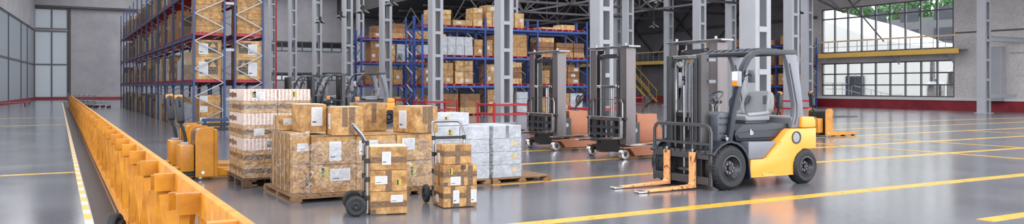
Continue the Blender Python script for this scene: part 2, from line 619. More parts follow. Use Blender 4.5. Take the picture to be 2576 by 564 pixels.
def mat_wrap():
    """stretch film: clear, with crinkled shining folds"""
    m = bpy.data.materials.new('stretch_film')
    m.use_nodes = True
    N, L = m.node_tree.nodes, m.node_tree.links
    N.remove(N['Principled BSDF'])
    out = [n for n in N if n.type == 'OUTPUT_MATERIAL'][0]
    tc = N.new('ShaderNodeTexCoord')
    nz = N.new('ShaderNodeTexNoise'); nz.inputs['Scale'].default_value = 7; nz.inputs['Detail'].default_value = 8
    nz.inputs['Distortion'].default_value = 1.6
    L.new(tc.outputs['Object'], nz.inputs['Vector'])
    bp = N.new('ShaderNodeBump'); bp.inputs['Strength'].default_value = 1; bp.inputs['Distance'].default_value = .06
    L.new(nz.outputs['Fac'], bp.inputs['Height'])
    gl = N.new('ShaderNodeBsdfGlossy'); gl.inputs['Roughness'].default_value = .16
    L.new(bp.outputs[0], gl.inputs['Normal'])
    tr = N.new('ShaderNodeBsdfTransparent'); tr.inputs[0].default_value = (.96, .97, .98, 1)
    df = N.new('ShaderNodeBsdfDiffuse'); df.inputs[0].default_value = (.85, .87, .9, 1)
    rg = N.new('ShaderNodeTexNoise'); rg.inputs['Scale'].default_value = 3.2; rg.inputs['Detail'].default_value = 10
    rg.inputs['Distortion'].default_value = 2.5
    L.new(tc.outputs['Object'], rg.inputs['Vector'])
    rp = N.new('ShaderNodeValToRGB')
    e = rp.color_ramp.elements
    e[0].position = .49; e[0].color = (0, 0, 0, 1)
    e[1].position = .5; e[1].color = (1, 1, 1, 1)
    k = e.new(.51); k.color = (0, 0, 0, 1)
    L.new(rg.outputs['Fac'], rp.inputs['Fac'])
    mul = N.new('ShaderNodeMath'); mul.operation = 'MULTIPLY_ADD'; mul.inputs[1].default_value = .55; mul.inputs[2].default_value = .0
    L.new(rp.outputs['Color'], mul.inputs[0])
    m1 = N.new('ShaderNodeMixShader')
    L.new(mul.outputs[0], m1.inputs[0]); L.new(tr.outputs[0], m1.inputs[1]); L.new(df.outputs[0], m1.inputs[2])
    m2 = N.new('ShaderNodeMixShader'); m2.inputs[0].default_value = .1
    L.new(m1.outputs[0], m2.inputs[1]); L.new(gl.outputs[0], m2.inputs[2])
    L.new(m2.outputs[0], out.inputs[0])
    return m


M['wrap'] = mat_wrap()


def emis(name, col, st):
    m = bpy.data.materials.new(name)
    m.use_nodes = True
    p = m.node_tree.nodes['Principled BSDF']
    p.inputs['Base Color'].default_value = col
    p.inputs['Emission Color'].default_value = col
    p.inputs['Emission Strength'].default_value = st
    return m


def sheet(parent, name, mt, c, u, v, w, h, n, t=.003):
    """thin printed sheet, w x h, centre c, along unit vectors u and v, standing t off its surface (n outwards); its own 0-1 UV"""
    c, u, v, n = Vector(c), Vector(u), Vector(v), Vector(n)
    vs = []
    for k in (0, 1):
        for a, b in ((-1, -1), (1, -1), (1, 1), (-1, 1)):
            vs.append(c + u * (a * w / 2) + v * (b * h / 2) + n * (t * k))
    me = bpy.data.meshes.new(name)
    me.from_pydata([tuple(q) for q in vs], [], [(4, 5, 6, 7), (0, 1, 5, 4), (1, 2, 6, 5), (2, 3, 7, 6), (3, 0, 4, 7)])
    uv = me.uv_layers.new(name='UVMap')
    co = [(0, 0), (1, 0), (1, 1), (0, 1)]
    for li, lp in enumerate(me.loops):
        uv.data[li].uv = co[lp.vertex_index % 4]
    me.materials.append(mt)
    return link(name, me, parent)
ROOF = [(-14, -5), (-2.5, 2), (6, 9), (14, 19), (24, 28), (32, 34.3)]
WORLD, SUN, SUND, EXPO = 3.5, 0., (-.6, .5, -.5), .14
# ---------------------------------------------------------------- camera
# X runs along the fork trucks and floor lines, Y down the long aisle; eye 1.6 m above the floor
cam = bpy.data.cameras.new('camera')
co = bpy.data.objects.new('camera', cam)
COL.objects.link(co)
co.location = (0, 0, 1.6)
co.rotation_euler = (R(90), 0, R(-29.67))
cam.sensor_width = 36
cam.lens = 36 * 2001 / 2576
cam.shift_y = -64 / 2576
cam.clip_end = 600
bpy.context.scene.camera = co

ZC, ZH, XS = 11.4, 14.6, 34.4          # roof heights and the line where they meet
XR = 52.5          # wall with the big windows
YB = 110.          # end wall
P7 = 7.23          # column pitch


def wallgrid(axis, pos, th, u0, u1, z0, z1, holes):
    """upright slab with rectangular holes (u0,u1,z0,z1); axis 'x': lies at x=pos, u is y; axis 'y': lies at y=pos, u is x"""
    us = sorted({u0, u1, *[h[0] for h in holes], *[h[1] for h in holes]})
    zs = sorted({z0, z1, *[h[2] for h in holes], *[h[3] for h in holes]})
    b = MB()
    for i in range(len(us) - 1):
        for j in range(len(zs) - 1):
            cu, cz = (us[i] + us[i + 1]) / 2, (zs[j] + zs[j + 1]) / 2
            if any(h[0] < cu < h[1] and h[2] < cz < h[3] for h in holes):
                continue
            if axis == 'x':
                b.box(pos, pos + th, us[i], us[i + 1], zs[j], zs[j + 1])
            else:
                b.box(us[i], us[i + 1], pos, pos + th, zs[j], zs[j + 1])
    return b


# ---------------------------------------------------------------- floor and its lines
b = MB()
b.add([(-14, -20, 0), (XR, -20, 0), (XR, YB, 0), (-14, YB, 0)], [(0, 1, 2, 3)])
struct(b.build('floor', M['floor'], smooth=False))
LZ = .004


def strip(x0, x1, y0, y1, m='lineyellow', name='floor_marking'):
    struct(MB().box(x0, x1, y0, y1, 0, LZ).build(name, M[m], smooth=False))


strip(4, 50, 7.83, 8.06)
strip(6.1, 50, 11.33, 11.52)
strip(6.9, 45, 14.06, 14.24)
strip(9.0, 45, 16.85, 17.02)
strip(9.6, 50, 5.36, 5.56)
strip(20, 48, 19.7, 19.86)
strip(22, 48, 22.5, 22.65)
strip(-6, .26, 16.85, 17.0)
strip(-8, .26, 38.2, 38.45)
strip(-8, .26, 47., 47.3)
for x in (18.45, 21.85, 28.5, 36.):
    struct(MB().box(x, x + .16, 8.06, 11.33, 0, LZ).build('floor_marking', M['lineyellow'], smooth=False))
    struct(MB().box(x, x + .16, 11.52, 14.06, 0, LZ).build('floor_marking', M['lineyellow'], smooth=False))
    struct(MB().box(x, x + .16, 14.24, 16.85, 0, LZ).build('floor_marking', M['lineyellow'], smooth=False))
strip(.265, .345, 3, 90, 'dash')
strip(.36, .62, 3, 95, 'floordark', 'floor_strip')

# ---------------------------------------------------------------- end wall
WB = [(25.1, 37.6, 2.4, 3.55), (25.1, 37.6, 6.4, 7.85), (-2.6, 1.0, .2, 8.3), (-2.6, 1.0, 8.45, 11.0)]
struct(wallgrid('y', YB, .4, -14, XR + .4, 0, ZH + .4, WB).build('wall_back', M['wall_far'], smooth=False))
# panel wall in the far corner: tall panes with dark posts
n = 0


def window_y(y, x0, x1, z0, z1, xs, zs, name, pane, fw=.1, blind=None):
    """window in a wall facing the camera side: frame, one pane mesh; xs, zs inner bars"""
    f = MB()
    for x in [x0 + fw / 2, *xs, x1 - fw / 2]:
        f.box(x - fw / 2, x + fw / 2, y - .03, y + .12, z0, z1)
    for z in [z0 + fw / 2, *zs, z1 - fw / 2]:
        f.box(x0, x1, y - .02, y + .11, z - fw / 2, z + fw / 2)
    o = struct(f.build(name, M['frame'], smooth=False))
    MB().box(x0, x1, y + .04, y + .06, z0, z1).build('pane', M[pane], o, smooth=False)
    if blind:
        MB().box(x0 + .05, x1 - .05, y + .0, y + .03, blind, z1 - .05).build('blind', M['black'], o, smooth=False)
    return o


window_y(YB + .05, -2.6, 1.0, .2, 8.3, [-.75], [4.24], 'window_1', 'glass_blue', .16)
window_y(YB + .05, -2.6, 1.0, 8.45, 11.0, [-.75], [], 'window_2', 'glass_blue', .16)
wx = [25.1 + 12.5 * k / 9 for k in range(1, 9)]
window_y(YB + .05, 25.1, 37.6, 2.4, 3.55, wx, [], 'window_3', 'glass', .16, 3.1)
window_y(YB + .05, 25.1, 37.6, 6.4, 7.85, wx, [], 'window_4', 'glass', .16, 7.0)
struct(MB().box(-2.6, 14, YB - .25, YB, 0, .34).build('baseboard_back', M['red_dark'], smooth=False))
struct(MB().box(-3, 16, YB - .5, YB, 11.05, 11.3).build('trim_1', M['beam_dark'], smooth=False))
struct(MB().box(1.0, 1.25, YB - .12, YB, .34, 11.05).build('trim_2', M['beam_dark'], smooth=False))

# ---------------------------------------------------------------- glazed wall on the aisle side (not quite parallel to the aisle)
g0, gd = Vector((-2.6, 110, 0)), Vector((-.0633, -.998, 0))


def gp(Y, z, off=0.):
    t = (110 - Y) / .998
    p = g0 + gd * t
    return Vector((p.x - off, p.y, z))


gy = [110, 102.5, 96.6, 86.6, 79.5, 72, 64, 56, 48, 40, 32, 24]
f = MB()
for Y in gy:
    f.bar(gp(Y, 0), gp(Y, 8.4), .22, .2)
for z in (.12, 4.24, 8.34):
    f.bar(gp(110, z), gp(24, z), .16, .16)
o = struct(f.build('window_5', M['frame'], smooth=False))
for a, c in zip(gy[:-1], gy[1:]):
    MB().bar(gp(a - .1, 4.2), gp(c + .1, 4.2), .03, 8.2).build('pane', M['glass_blue'], o, smooth=False)
struct(MB().bar(gp(110, 11.5), gp(24, 11.5), .3, 6.2).build('wall_left', M['wall_far'], smooth=False))
struct(MB().bar(gp(109, .17, -.2), gp(24, .17, -.2), .12, .34).build('baseboard_left', M['red_dark'], smooth=False))

# ---------------------------------------------------------------- window wall
WR = [(31.85, 42.6, .86, 3.42), (31.9, 42.6, 4.2, 7.68)]
struct(wallgrid('x', XR, .4, 10, 43.4, 0, ZC + .4, WR).build('wall_right', M['wall'], smooth=False))
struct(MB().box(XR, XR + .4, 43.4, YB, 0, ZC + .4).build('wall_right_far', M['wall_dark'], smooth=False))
YM = [31.9 + 10.7 * k / 9 for k in range(10)]


def window_x(y0, y1, z0, z1, ys, zs, name):
    f = MB()
    x = XR + .06
    for y in [y0 + .045, *ys, y1 - .045]:
        f.box(x - .05, x + .1, y - .045, y + .045, z0, z1)
    for z in [z0 + .045, *zs, z1 - .045]:
        f.box(x - .04, x + .09, y0, y1, z - .045, z + .045)
    o = struct(f.build(name, M['frame'], smooth=False))
    MB().box(x + .02, x + .035, y0, y1, z0, z1).build('pane', M['glass'], o, smooth=False)


window_x(31.85, 42.6, .86, 3.42, YM[1:-1], [1.72, 2.56], 'window_6')
window_x(31.9, 42.6, 4.2, 7.68, YM[1:-1], [6.87], 'window_7')
struct(MB().box(XR - .14, XR, 10, 99, 0, .66).build('baseboard_right', M['red_dark'], smooth=False))
struct(MB().box(XR - .22, XR, 10, 60, .66, .84).build('trim_3', M['plinthwhite'], smooth=False))
struct(MB().box(XR - .04, XR, 10, 31.8, 5.16, 5.26).build('trim_4', M['frame'], smooth=False))
struct(MB().box(XR - .55, XR, 28.5, 29.6, .66, 4.15).build('trim_5', M['column'], bevel=.02, smooth=False))
struct(MB().box(XR - .12, XR, 10, 28.2, 3.75, 3.95).build('trim_6', M['wall'], smooth=False))
# cross braces on the dark end of that wall
k = 0
for y in (48, 55.2, 62.5, 69.7, 77, 84.2):
    b = MB()
    b.bar((XR - .25, y, 4.6), (XR - .25, y + 7.2, 10.6), .14, .14)
    b.bar((XR - .4, y + 7.2, 4.6), (XR - .4, y, 10.6), .14, .14)
    struct(b.build('wall_brace', M['beam_dark'], smooth=False))
struct(MB().box(XR - .3, XR - .02, 43, 108, 7.0, 7.2).build('trim_7', M['beam_dark'], smooth=False))

# ---------------------------------------------------------------- roof
# two bays: a taller one (ZH) over the aisle side its height and long skylight gaps shaped unseen to brighten the end wall, a lower one by the window wall
b = MB()
b.box(-14, XS, 108, YB + .4, ZH, ZH + .2)
for x0, x1 in ROOF:
    if x1 < XS:
        b.box(x0, x1, -3, 108, ZH, ZH + .2)
struct(b.build('ceiling', M['roof'], smooth=False))
b = MB()
b.box(XS, XR + .4, 64, YB + .4, ZC, ZC + .2)
b.box(XS, 38, -3, 64, ZC, ZC + .2)
b.box(43, XR + .4, -3, 64, ZC, ZC + .2)
struct(b.build('ceiling', M['roof'], smooth=False))
struct(MB().box(XS - .2, XS, -3, YB, ZC, ZH + .2).build('trim_8', M['roof'], smooth=False))


def truss(y, x0, x1, m='beam', zb=8.1, zt=10.6, step=3.6):
    b = MB()
    b.bar((x0, y, zb), (x1, y, zb), .16, .18)
    b.bar((x0, y, zt), (x1, y, zt), .16, .18)
    n = max(2, round((x1 - x0) / step))
    w = (x1 - x0) / n
    for i in range(n):
        xa, xb = x0 + i * w, x0 + (i + 1) * w
        b.bar((xa, y, zb), (xb, y, zt) if i % 2 == 0 else (xb, y, zb), .1, .1) if i % 2 == 0 else b.bar((xa, y, zt), (xb, y, zb), .1, .1)
        if i:
            b.bar((xa, y, zb), (xa, y, zt), .08, .08)
    struct(b.build('roof_truss', M[m], smooth=False))


for k in range(9):
    y = 45 + P7 * k
    if k < 3:
        truss(y, (26, 29, 32)[k], 35, 'beam', step=3.)
    truss(y, 35, 52.4, 'beam_dark' if k < 2 else 'beam')
for x in (35, 43.5):
    b = MB()
    for k in range(7):
        y = 45 + P7 * k
        b.bar((x, y, 8.1), (x, y + P7 / 2, 10.6), .1, .1)
        b.bar((x, y + P7 / 2, 10.6), (x, y + P7, 8.1), .1, .1)
    b.bar((x, 45, 8.1), (x, 45 + P7 * 8, 8.1), .14, .14)
    struct(b.build('roof_truss', M['beam'], smooth=False))
# nearer braces by the window wall
b = MB()
b.bar((43.5, 38, 8.6), (47.3, 36.5, 6.75), .16, .12)
b.bar((47.3, 36.5, 6.75), (49.5, 35.3, 8.7), .1, .1)
b.bar((47.3, 36.5, 6.75), (45.8, 38, 8.8), .1, .1)
b.bar((46.8, 36.2, 8.0), (52.3, 37.0, 4.9), .07, .07)
struct(b.build('roof_brace', M['beam_dark'], smooth=False))

# ---------------------------------------------------------------- lattice columns
COLM = {}


def column(x, y, label, sx=.6, sy=.6, base=True):
    key = (sx, sy, base)
    if key not in COLM:
        b = MB()
        t = .16
        for s in (-1, 1):
            xa, xb = (-sx / 2, -sx / 2 + t) if s < 0 else (sx / 2 - t, sx / 2)
            fl = .028
            # H section: two flanges across the ends (facing y) and the web between; web on the outside face
            b.box(xa, xb, -sy / 2, -sy / 2 + fl, 0, ZC)
            b.box(xa, xb, sy / 2 - fl, sy / 2, 0, ZC)
            xm = xa if s < 0 else xb - fl
            b.box(xm, xm + fl, -sy / 2 + fl, sy / 2 - fl, 0, ZC)
        z = .75
        while z < ZC:
            for yy in (-sy / 2 - .012, sy / 2 - .008):
                b.box(-sx / 2 + t * .8, sx / 2 - t * .8, yy, yy + .02, z, z + .15)
            z += 1.18
        if base:
            b.box(-sx / 2 - .1, sx / 2 + .1, -sy / 2 - .1, sy / 2 + .1, 0, .04)
        COLM[key] = b.mesh('column', M['column'], smooth=False)
    o = link('column', COLM[key], None, (x, y, 0))
    return struct(o, label, 'column')


COLA = {0: 'grey lattice column standing just behind the near orange forklift', 1: 'wide grey column behind the middle copper stacker',
        2: 'grey column rising behind the white wrapped pallet, red guard at its foot', 3: 'grey column in front of the post of the long blue rack',
        4: 'grey lattice column crossing the low end of the far blue rack', 5: 'grey lattice column just before the far blue rack starts',
        6: 'grey lattice column between the far forklifts and the dark window bands', 7: 'slim grey lattice column above the tall printed pallet',
        8: 'slimmest grey lattice column, touching the end of the tall aisle rack'}
for k in range(9):
    column(16.9, 15.95 + P7 * k, COLA[k])
for k, l in enumerate(('grey column behind the rear pillar of the near orange forklift', 'grey column above the mast of the forklift', 'grey column with a red rail at its foot, right of the second stacker')):
    column(35, 30.4 + P7 * k, l)
for k, l in enumerate(('slim far column beside the end frame of the window side rack', 'slim far column in front of the window side rack', 'slim far column above the third stacker mast', 'slim far column beside the yellow stair')):
    column(45.3, 38 + P7 * k, l)
o = column(48.3, 27.5, 'pale grey lattice column in front of the window wall, by the pilaster', .62, .5)
MB().box(.2, 4.1, -.12, .12, 4.35, 4.62).box(.2, 4.1, -.2, .2, 4.62, 4.66).build('arm', M['column'], o, smooth=False)
MB().box(.2, 3.3, -.15, .15, .92, 1.14).build('arm', M['column'], o, smooth=False)
o = column(26., 45.5, 'grey column passing up behind the top shelf of the long rack', .5, .5)
o = thing('red_pipe', 'thin red upright pipe beside the slimmest lattice column', 'pipe', (16.95, 72.6, 0))
MB().cyl((0, 0, 0), (0, 0, ZC), .07, 10).build('pipe', M['red'], o)
for z in (2.5, 5.5, 8.5):
    MB().cyl((0, 0, z), (0, 0, z + .1), .1, 10).build('pipe_clip', M['frame'], o)
column(20.5, 60., 'slim distant column above the far blue rack', .5, .5)

struct(MB().box(20, 44, 122, 123, -.1, 12).build('sky_screen', M['outgrey'], smooth=False))  # added screen that dims the sky seen through the end wall windows
# ---------------------------------------------------------------- yard outside the big windows
struct(MB().box(XR + .4, 190, 0, 130, -.3, -.02).build('outside_ground', M['ground'], smooth=False))
b = MB().prism([(26, -.02), (70, -.02), (70, 12.2), (58, 8.7), (52, 6.4), (42, 4.7), (26, 3.8)], 72, 84, 'x')
struct(b.build('outside_building', M['outwhite'], smooth=False), 'white building with a sloping roof line across the yard', 'building')
b = MB().box(100, 112, 30, 90, -.02, 10.8)
o = struct(b.build('outside_building', M['outgrey'], smooth=False), 'grey tower block with rows of windows behind the yard', 'building')
wm = MB()
for iy in range(12):
    for iz in range(4):
        wm.box(99.92, 100, 32 + iy * 4.8, 34.6 + iy * 4.8, 2 + iz * 2.8, 3.7 + iz * 2.8)
wm.build('window_pane', M['dark'], o, smooth=False)
# door and stair rail in the yard
t = thing('yard_door', 'grey double door in the white building beyond the lower windows', 'door', (71.9, 54.2, 0))
MB().box(-.06, 0, -1.1, 1.1, 0, 2.7).build('door_frame', M['frame'], t, smooth=False)
for s in (-1, 1):
    MB().box(-.1, -.06, s * .52 - .48, s * .52 + .48, .02, 2.6).build('door_leaf', M['dark'], t, smooth=False)
t = thing('stair_railing', 'thin steel stair railing sloping down outside the lower windows', 'railing', (56.5, 42.4, 0))
for i in range(9):
    y = 3.2 - i * .9
    z = max(0, .95 - max(0, (i - 2)) * .2)
    MB().cyl((0, y, 0), (0, y, z + .95), .025, 8).build('post', M['galv'], t)
for dz in (.45, .95):
    MB().tube([(0, 3.2, .95 + dz), (0, 1.4, .95 + dz), (0, -3.1, dz), (0, -4.0, dz)], .025).build('rail', M['galv'], t)
for i, (x, y, r, h, l) in enumerate(((57.2, 34.7, .5, 2.9, 'tall shiny steel tank, nearest the end of the lower windows'), (57.6, 36.4, .62, 2.05, 'squat shiny steel tank next to the tall one outside'), (60.5, 38.4, .3, 4.6, 'slender steel flue pipe standing behind the tanks outside'))):
    t = thing('steel_tank', l, 'tank', (x, y, -.02), 0)
    MB().lathe([(0, .15), (r * .9, .15), (r, .25), (r, h - .25), (r * .7, h - .06), (0, h)], axis='z', n=28, close=False).build('tank_body', M['steel'], t)
    for k in range(3):
        a = k * 2.1
        MB().cyl((math.cos(a) * r * .7, math.sin(a) * r * .7, 0), (math.cos(a) * r * .7, math.sin(a) * r * .7, .2), .05, 8).build('foot', M['steel'], t)
    MB().cyl((0, 0, h - .03), (0, 0, h + .14), .1, 12).build('valve', M['steel'], t)


random.seed(4)


def tree(x, y, h, r, label):
    t = thing('yard_tree', label, 'tree', (x, y, -.02), 0, 'trees beyond the yard')
    MB().tube([(0, 0, 0), (.2, .1, h * .3), (.1, .3, h * .6), (.2, .2, h * .85)], .22).build('trunk', M['bark'], t)
    b = MB()
    for i in range(1500):
        a, u = random.uniform(0, 2 * PI), random.uniform(-1, 1)
        q = random.uniform(.55, 1) ** .5 * r
        s = math.sqrt(1 - u * u)
        wob = 1 + .3 * math.sin(a * 3 + x) * math.cos(u * 4)
        c = Vector((q * s * math.cos(a) * wob, q * s * math.sin(a) * wob, h * .72 + q * u * .9))
        e = Euler((random.uniform(0, 6), random.uniform(0, 6), random.uniform(0, 6))).to_matrix()
        L = random.uniform(.22, .5)
        vs = [c + e @ Vector(p) for p in ((-L, 0, 0), (0, -L * .5, .05), (L, 0, 0), (0, L * .5, .05))]
        b.add(vs, [(0, 1, 2, 3)])
    b.build('foliage', M['foliage'], t, smooth=False)


for i, (x, y, h, r) in enumerate(((118, 52, 17, 3.6), (117, 61, 17.5, 3.8), (118, 70.5, 17.5, 3.9), (117, 80, 18, 3.8), (118, 89.5, 18, 3.9), (118, 99, 18, 3.8), (130, 56, 19, 4.2), (130, 66, 19, 4.2), (130, 76, 20, 4.2), (131, 87, 20, 4.), (130, 98, 20, 4.))):
    tree(x, y, h, r, f'leafy green tree at the top of the upper windows, {"front" if i < 6 else "back"} row, {ORD[i % 6 + 1]} from wall end')
# ---------------------------------------------------------------- cartons
CM = {}


def carton_mesh(dx, dy, dz, m, name='carton'):
    k = (round(dx, 3), round(dy, 3), round(dz, 3), m, name)
    if k not in CM:
        dx, dy, dz = k[:3]
        CM[k] = MB().box(-dx / 2, dx / 2, -dy / 2, dy / 2, 0, dz).mesh(name, M[m], bevel=.006, smooth=False)
    return CM[k]


FACES = {'-y': ((1, 0, 0), (0, -1, 0)), '+y': ((-1, 0, 0), (0, 1, 0)), '-x': ((0, -1, 0), (-1, 0, 0)), '+x': ((0, 1, 0), (1, 0, 0))}


def decal(o, dim, face, name, mt, u, v, w, h, t=.003):
    """sheet on a side face; u,v = centre in 0..1 of the face (u runs to the viewer's right), w,h in metres"""
    uu, nn = FACES[face]
    dx, dy, dz = dim
    fw = dx if face[1] == 'y' else dy
    off = dy / 2 if face[1] == 'y' else dx / 2
    c = Vector(nn) * off + Vector(uu) * ((u - .5) * fw) + Vector((0, 0, v * dz))
    return sheet(o, name, M[mt], c, uu, (0, 0, 1), w, h, nn, t)


def carton(x0, x1, y0, y1, z0, z1, label, group=None, m='kraft', deco=(), yaw=0, cat='carton', lid=True):
    dx, dy, dz = x1 - x0, y1 - y0, z1 - z0
    o = link('carton', carton_mesh(dx, dy, dz, m), None, ((x0 + x1) / 2, (y0 + y1) / 2, z0), yaw)
    tag(o, label, cat, group)
    dim = (round(dx, 3), round(dy, 3), round(dz, 3))
    for d in deco:
        kind, face = d[0], d[1]
        fw = dim[0] if face[1] == 'y' else dim[1]
        if kind == 'tape':          # upright tape: (face, u, width, v from, v to)
            u, w, v0, v1 = (list(d[2:]) + [.5, .07, 0, 1][len(d) - 2:])[:4]
            decal(o, dim, face, 'tape', 'tape' if m != 'card_white' else 'tape_grey', u, (v0 + v1) / 2, w, (v1 - v0) * dim[2] - .004, .002)
        elif kind == 'band':        # level tape: (face, v, width)
            v, w = (list(d[2:]) + [.5, .07][len(d) - 2:])[:2]
            decal(o, dim, face, 'tape', 'tape' if m != 'card_white' else 'tape_grey', .5, v, fw - .004, w, .0025)
        elif kind == 'label':
            u, v, w, h = d[2:6]
            decal(o, dim, face, 'shipping_label', 'label', u, v, w, h, .004)
        elif kind == 'yellow':
            u, v, w, h = d[2:6]
            decal(o, dim, face, 'yellow_sticker', 'yprint', u, v, w, h, .004)
        elif kind == 'ybars':
            u, v, w, h = d[2:6]
            decal(o, dim, face, 'yellow_bar_mark', 'ybars', u, v, w, h, .004)
        elif kind == 'print':
            u, v, w, h = d[2:6]
            decal(o, dim, face, 'care_print', 'greyprint', u, v, w, h, .002)
    return o


# ---------------------------------------------------------------- wooden pallets
def pallet(x0, x1, y0, y1, h, label, m='wood', along='x', group='wooden pallets'):
    """deck boards run along 'along'; three bearers across them on nine blocks"""
    t = thing('wooden_pallet', label, 'pallet', ((x0 + x1) / 2, (y0 + y1) / 2, 0), 0, None)
    dx, dy = x1 - x0, y1 - y0
    if along == 'y':
        dx, dy = dy, dx
    rot = Matrix.Rotation(R(90), 4, 'Z') if along == 'y' else Matrix()
    n = max(5, round(dy / .19))
    w = dy / n
    b = MB()
    for i in range(n):
        y = -dy / 2 + i * w
        b.box(-dx / 2, dx / 2, y + .012, y + w - .012, h - .022, h)
    for i in range(3):
        x = -dx / 2 + .05 + i * (dx - .1) / 2
        b.box(x - .05, x + .05, -dy / 2, dy / 2, h - .042, h - .022)
    b.xform(rot).build('deck_slats', M[m], t, smooth=False)
    for i in range(3):
        for j in range(3):
            x = -dx / 2 + .07 + i * (dx - .14) / 2
            y = -dy / 2 + .07 + j * (dy - .14) / 2
            MB().box(x - .07, x + .07, y - .07, y + .07, .016, h - .042).xform(rot).build('block', M[m], t, smooth=False)
    for j in range(3):
        y = -dy / 2 + .06 + j * (dy - .12) / 2
        MB().box(-dx / 2, dx / 2, y - .055, y + .055, 0, .016).xform(rot).build('runner', M[m], t, smooth=False)
    return t


def wrap(x0, x1, y0, y1, z0, z1, label, sag=.0, name='stretch_wrap', skip=()):
    """film round a load: four crinkled sides standing a few millimetres off the cartons, with a torn upper edge"""
    b = MB()
    n = 30
    loop = []
    per = [((x0, y0), (x1, y0)), ((x1, y0), (x1, y1)), ((x1, y1), (x0, y1)), ((x0, y1), (x0, y0))]
    for si, (p, q) in enumerate(per):
        if si in skip:
            continue
        cols = []
        for i in range(n + 1):
            t = i / n
            x, y = p[0] + (q[0] - p[0]) * t, p[1] + (q[1] - p[1]) * t
            nx, ny = (q[1] - p[1]), -(q[0] - p[0])
            L = math.hypot(nx, ny)
            nx, ny = nx / L, ny / L
            top = z1 - sag * (.5 + .5 * math.sin(i * .9 + si * 2)) * random.uniform(.3, 1)
            col = []
            for j in range(9):
                z = z0 + (top - z0) * j / 8
                o = 0 if i in (0, n) else random.uniform(0, .006)
                col.append((x + nx * o, y + ny * o, z))
            cols.append(col)
        base = len(b.v)
        b.add([c for col in cols for c in col], [(i * 9 + j, (i + 1) * 9 + j, (i + 1) * 9 + j + 1, i * 9 + j + 1) for i in range(n) for j in range(8)])
    o = b.build(name, M['wrap'])
    return tag(o, label, 'plastic wrap')


# ---- the tall pallet of printed cartons
PT = (2.52, 3.58, 12.93, 14.15)
pallet(2.5, 3.6, 12.9, 14.2, .15, 'dark worn wooden pallet under the tall stack of striped printed cartons', 'wood_dark', 'x')
tz = [.15, .38, .585, .78, .985, 1.18, 1.37, 1.56]
tm = ['kraft', 'kraft', 'printed', 'kraft', 'printed', 'kraft', 'printed']
pos = {0: 'bottom', 1: 'second', 2: 'third', 3: 'fourth', 4: 'fifth', 5: 'sixth', 6: 'top'}
for l in range(7):
    for c in range(2):
        for r in range(2):
            if r == 1 and c == 1:
                continue
            x0 = PT[0] + .53 * c
            y0 = PT[2] + .61 * r
            dc = []
            if r == 0:
                if tm[l] == 'kraft':
                    dc += [('band', '-y', .5 if l != 5 else .55, .075), ('band', '-x', .5, .07)]
                if (l, c) in ((6, 0), (3, 0), (1, 1)):
                    dc.append(('label', '-y', .45, .5, .16, .11))
                if (l, c) in ((2, 0), (5, 1)):
                    dc.append(('print', '-y', .78, .5, .1, .1))
                if (l, c) in ((6, 0), (6, 1)):
                    dc.append(('yellow', '-y', .3 if c == 0 else .5, .55, .06, .1))
            else:
                dc += [('band', '-x', .5, .07)]
            dc += [('print', '-x', .5, .5, .14, .1)] if (l + r) % 2 else []
            kind = 'striped red and white' if tm[l] == 'printed' else 'flat brown taped'
            carton(x0 + .004, x0 + .526, y0 + .004, y0 + .606, tz[l], tz[l + 1] - .003,
                   f'{kind} carton, {pos[l]} layer of the tall pallet, {"front" if r == 0 else "back"} row, {"aisle" if c == 0 else "inner"} side',
                   'cartons on the tall pallet', tm[l], dc)
wrap(PT[0] - .012, PT[1] + .012, PT[2] - .012, 14.165, .16, 1.5, 'thin clear film round the tall stack of striped cartons', .12)

# ---- the wide pallet with big brown cartons
H0 = .1
pallet(2.75, 4.32, 10.86, 12.6, H0, 'broad wooden pallet under the wrapped big brown cartons', 'wood', 'y')
pallet(4.36, 5.0, 10.9, 12.4, H0, 'narrow wooden pallet half hidden behind the hand trucks', 'wood', 'y')
G = 'brown cartons on the wide pallet'
# side stack: five narrow cartons deep, two high
for k in range(5):
    for l in range(2):
        y0 = 11.2 + k * .225
        z0, z1 = (H0, .5) if l == 0 else (.502, .94)
        dc = [('tape', '-x', .75, .05), ('tape', '-x', .1, .03)]
        if k == 0:
            dc += [('label', '-y', .62, .55, .15, .11)] if l == 1 else [('print', '-y', .85, .4, .04, .12)]
        carton(2.815, 3.09, y0 + .004, y0 + .221, z0, z1, f'narrow brown carton, {ORD[k + 1]} from the front, {"lower" if l == 0 else "upper"} row of wide pallet side', G, 'kraft', dc)
# front row of big cartons
FX = [(3.1, 3.705), (3.712, 4.315), (4.33, 4.945)]
names = ('front left', 'front middle', 'front right')
fd = {(0, 0): [('label', '-y', .62, .62, .29, .17), ('yellow', '-y', .24, .72, .1, .15)],
      (0, 1): [('label', '-y', .5, .46, .17, .27)],
      (1, 0): [('label', '-y', .5, .55, .16, .24)], (1, 1): [('label', '-y', .3, .55, .28, .2)],
      (2, 0): [('label', '-y', .12, .6, .08, .2), ('yellow', '-y', .42, .6, .09, .14)], (2, 1): [('label', '-y', .3, .62, .2, .17)]}
for c, (a, e) in enumerate(FX):
    for l in range(2):
        z0, z1 = (H0, .5) if l == 0 else (.503, .9)
        carton(a, e, 11.03, 11.62, z0, z1, f'big brown carton, {"bottom" if l == 0 else "upper"} row, {names[c]} of the wide wrapped pallet',
               G, 'kraft', fd[(c, l)] + [('band', '-y', .985, .012)])
        if l == 1 or c != 1:
            carton(a, e, 11.66, 12.3, z0, z1, f'big brown carton, {"bottom" if l == 0 else "upper"} back row, behind the {names[c]} one of the wide pallet', G, 'kraft', [])
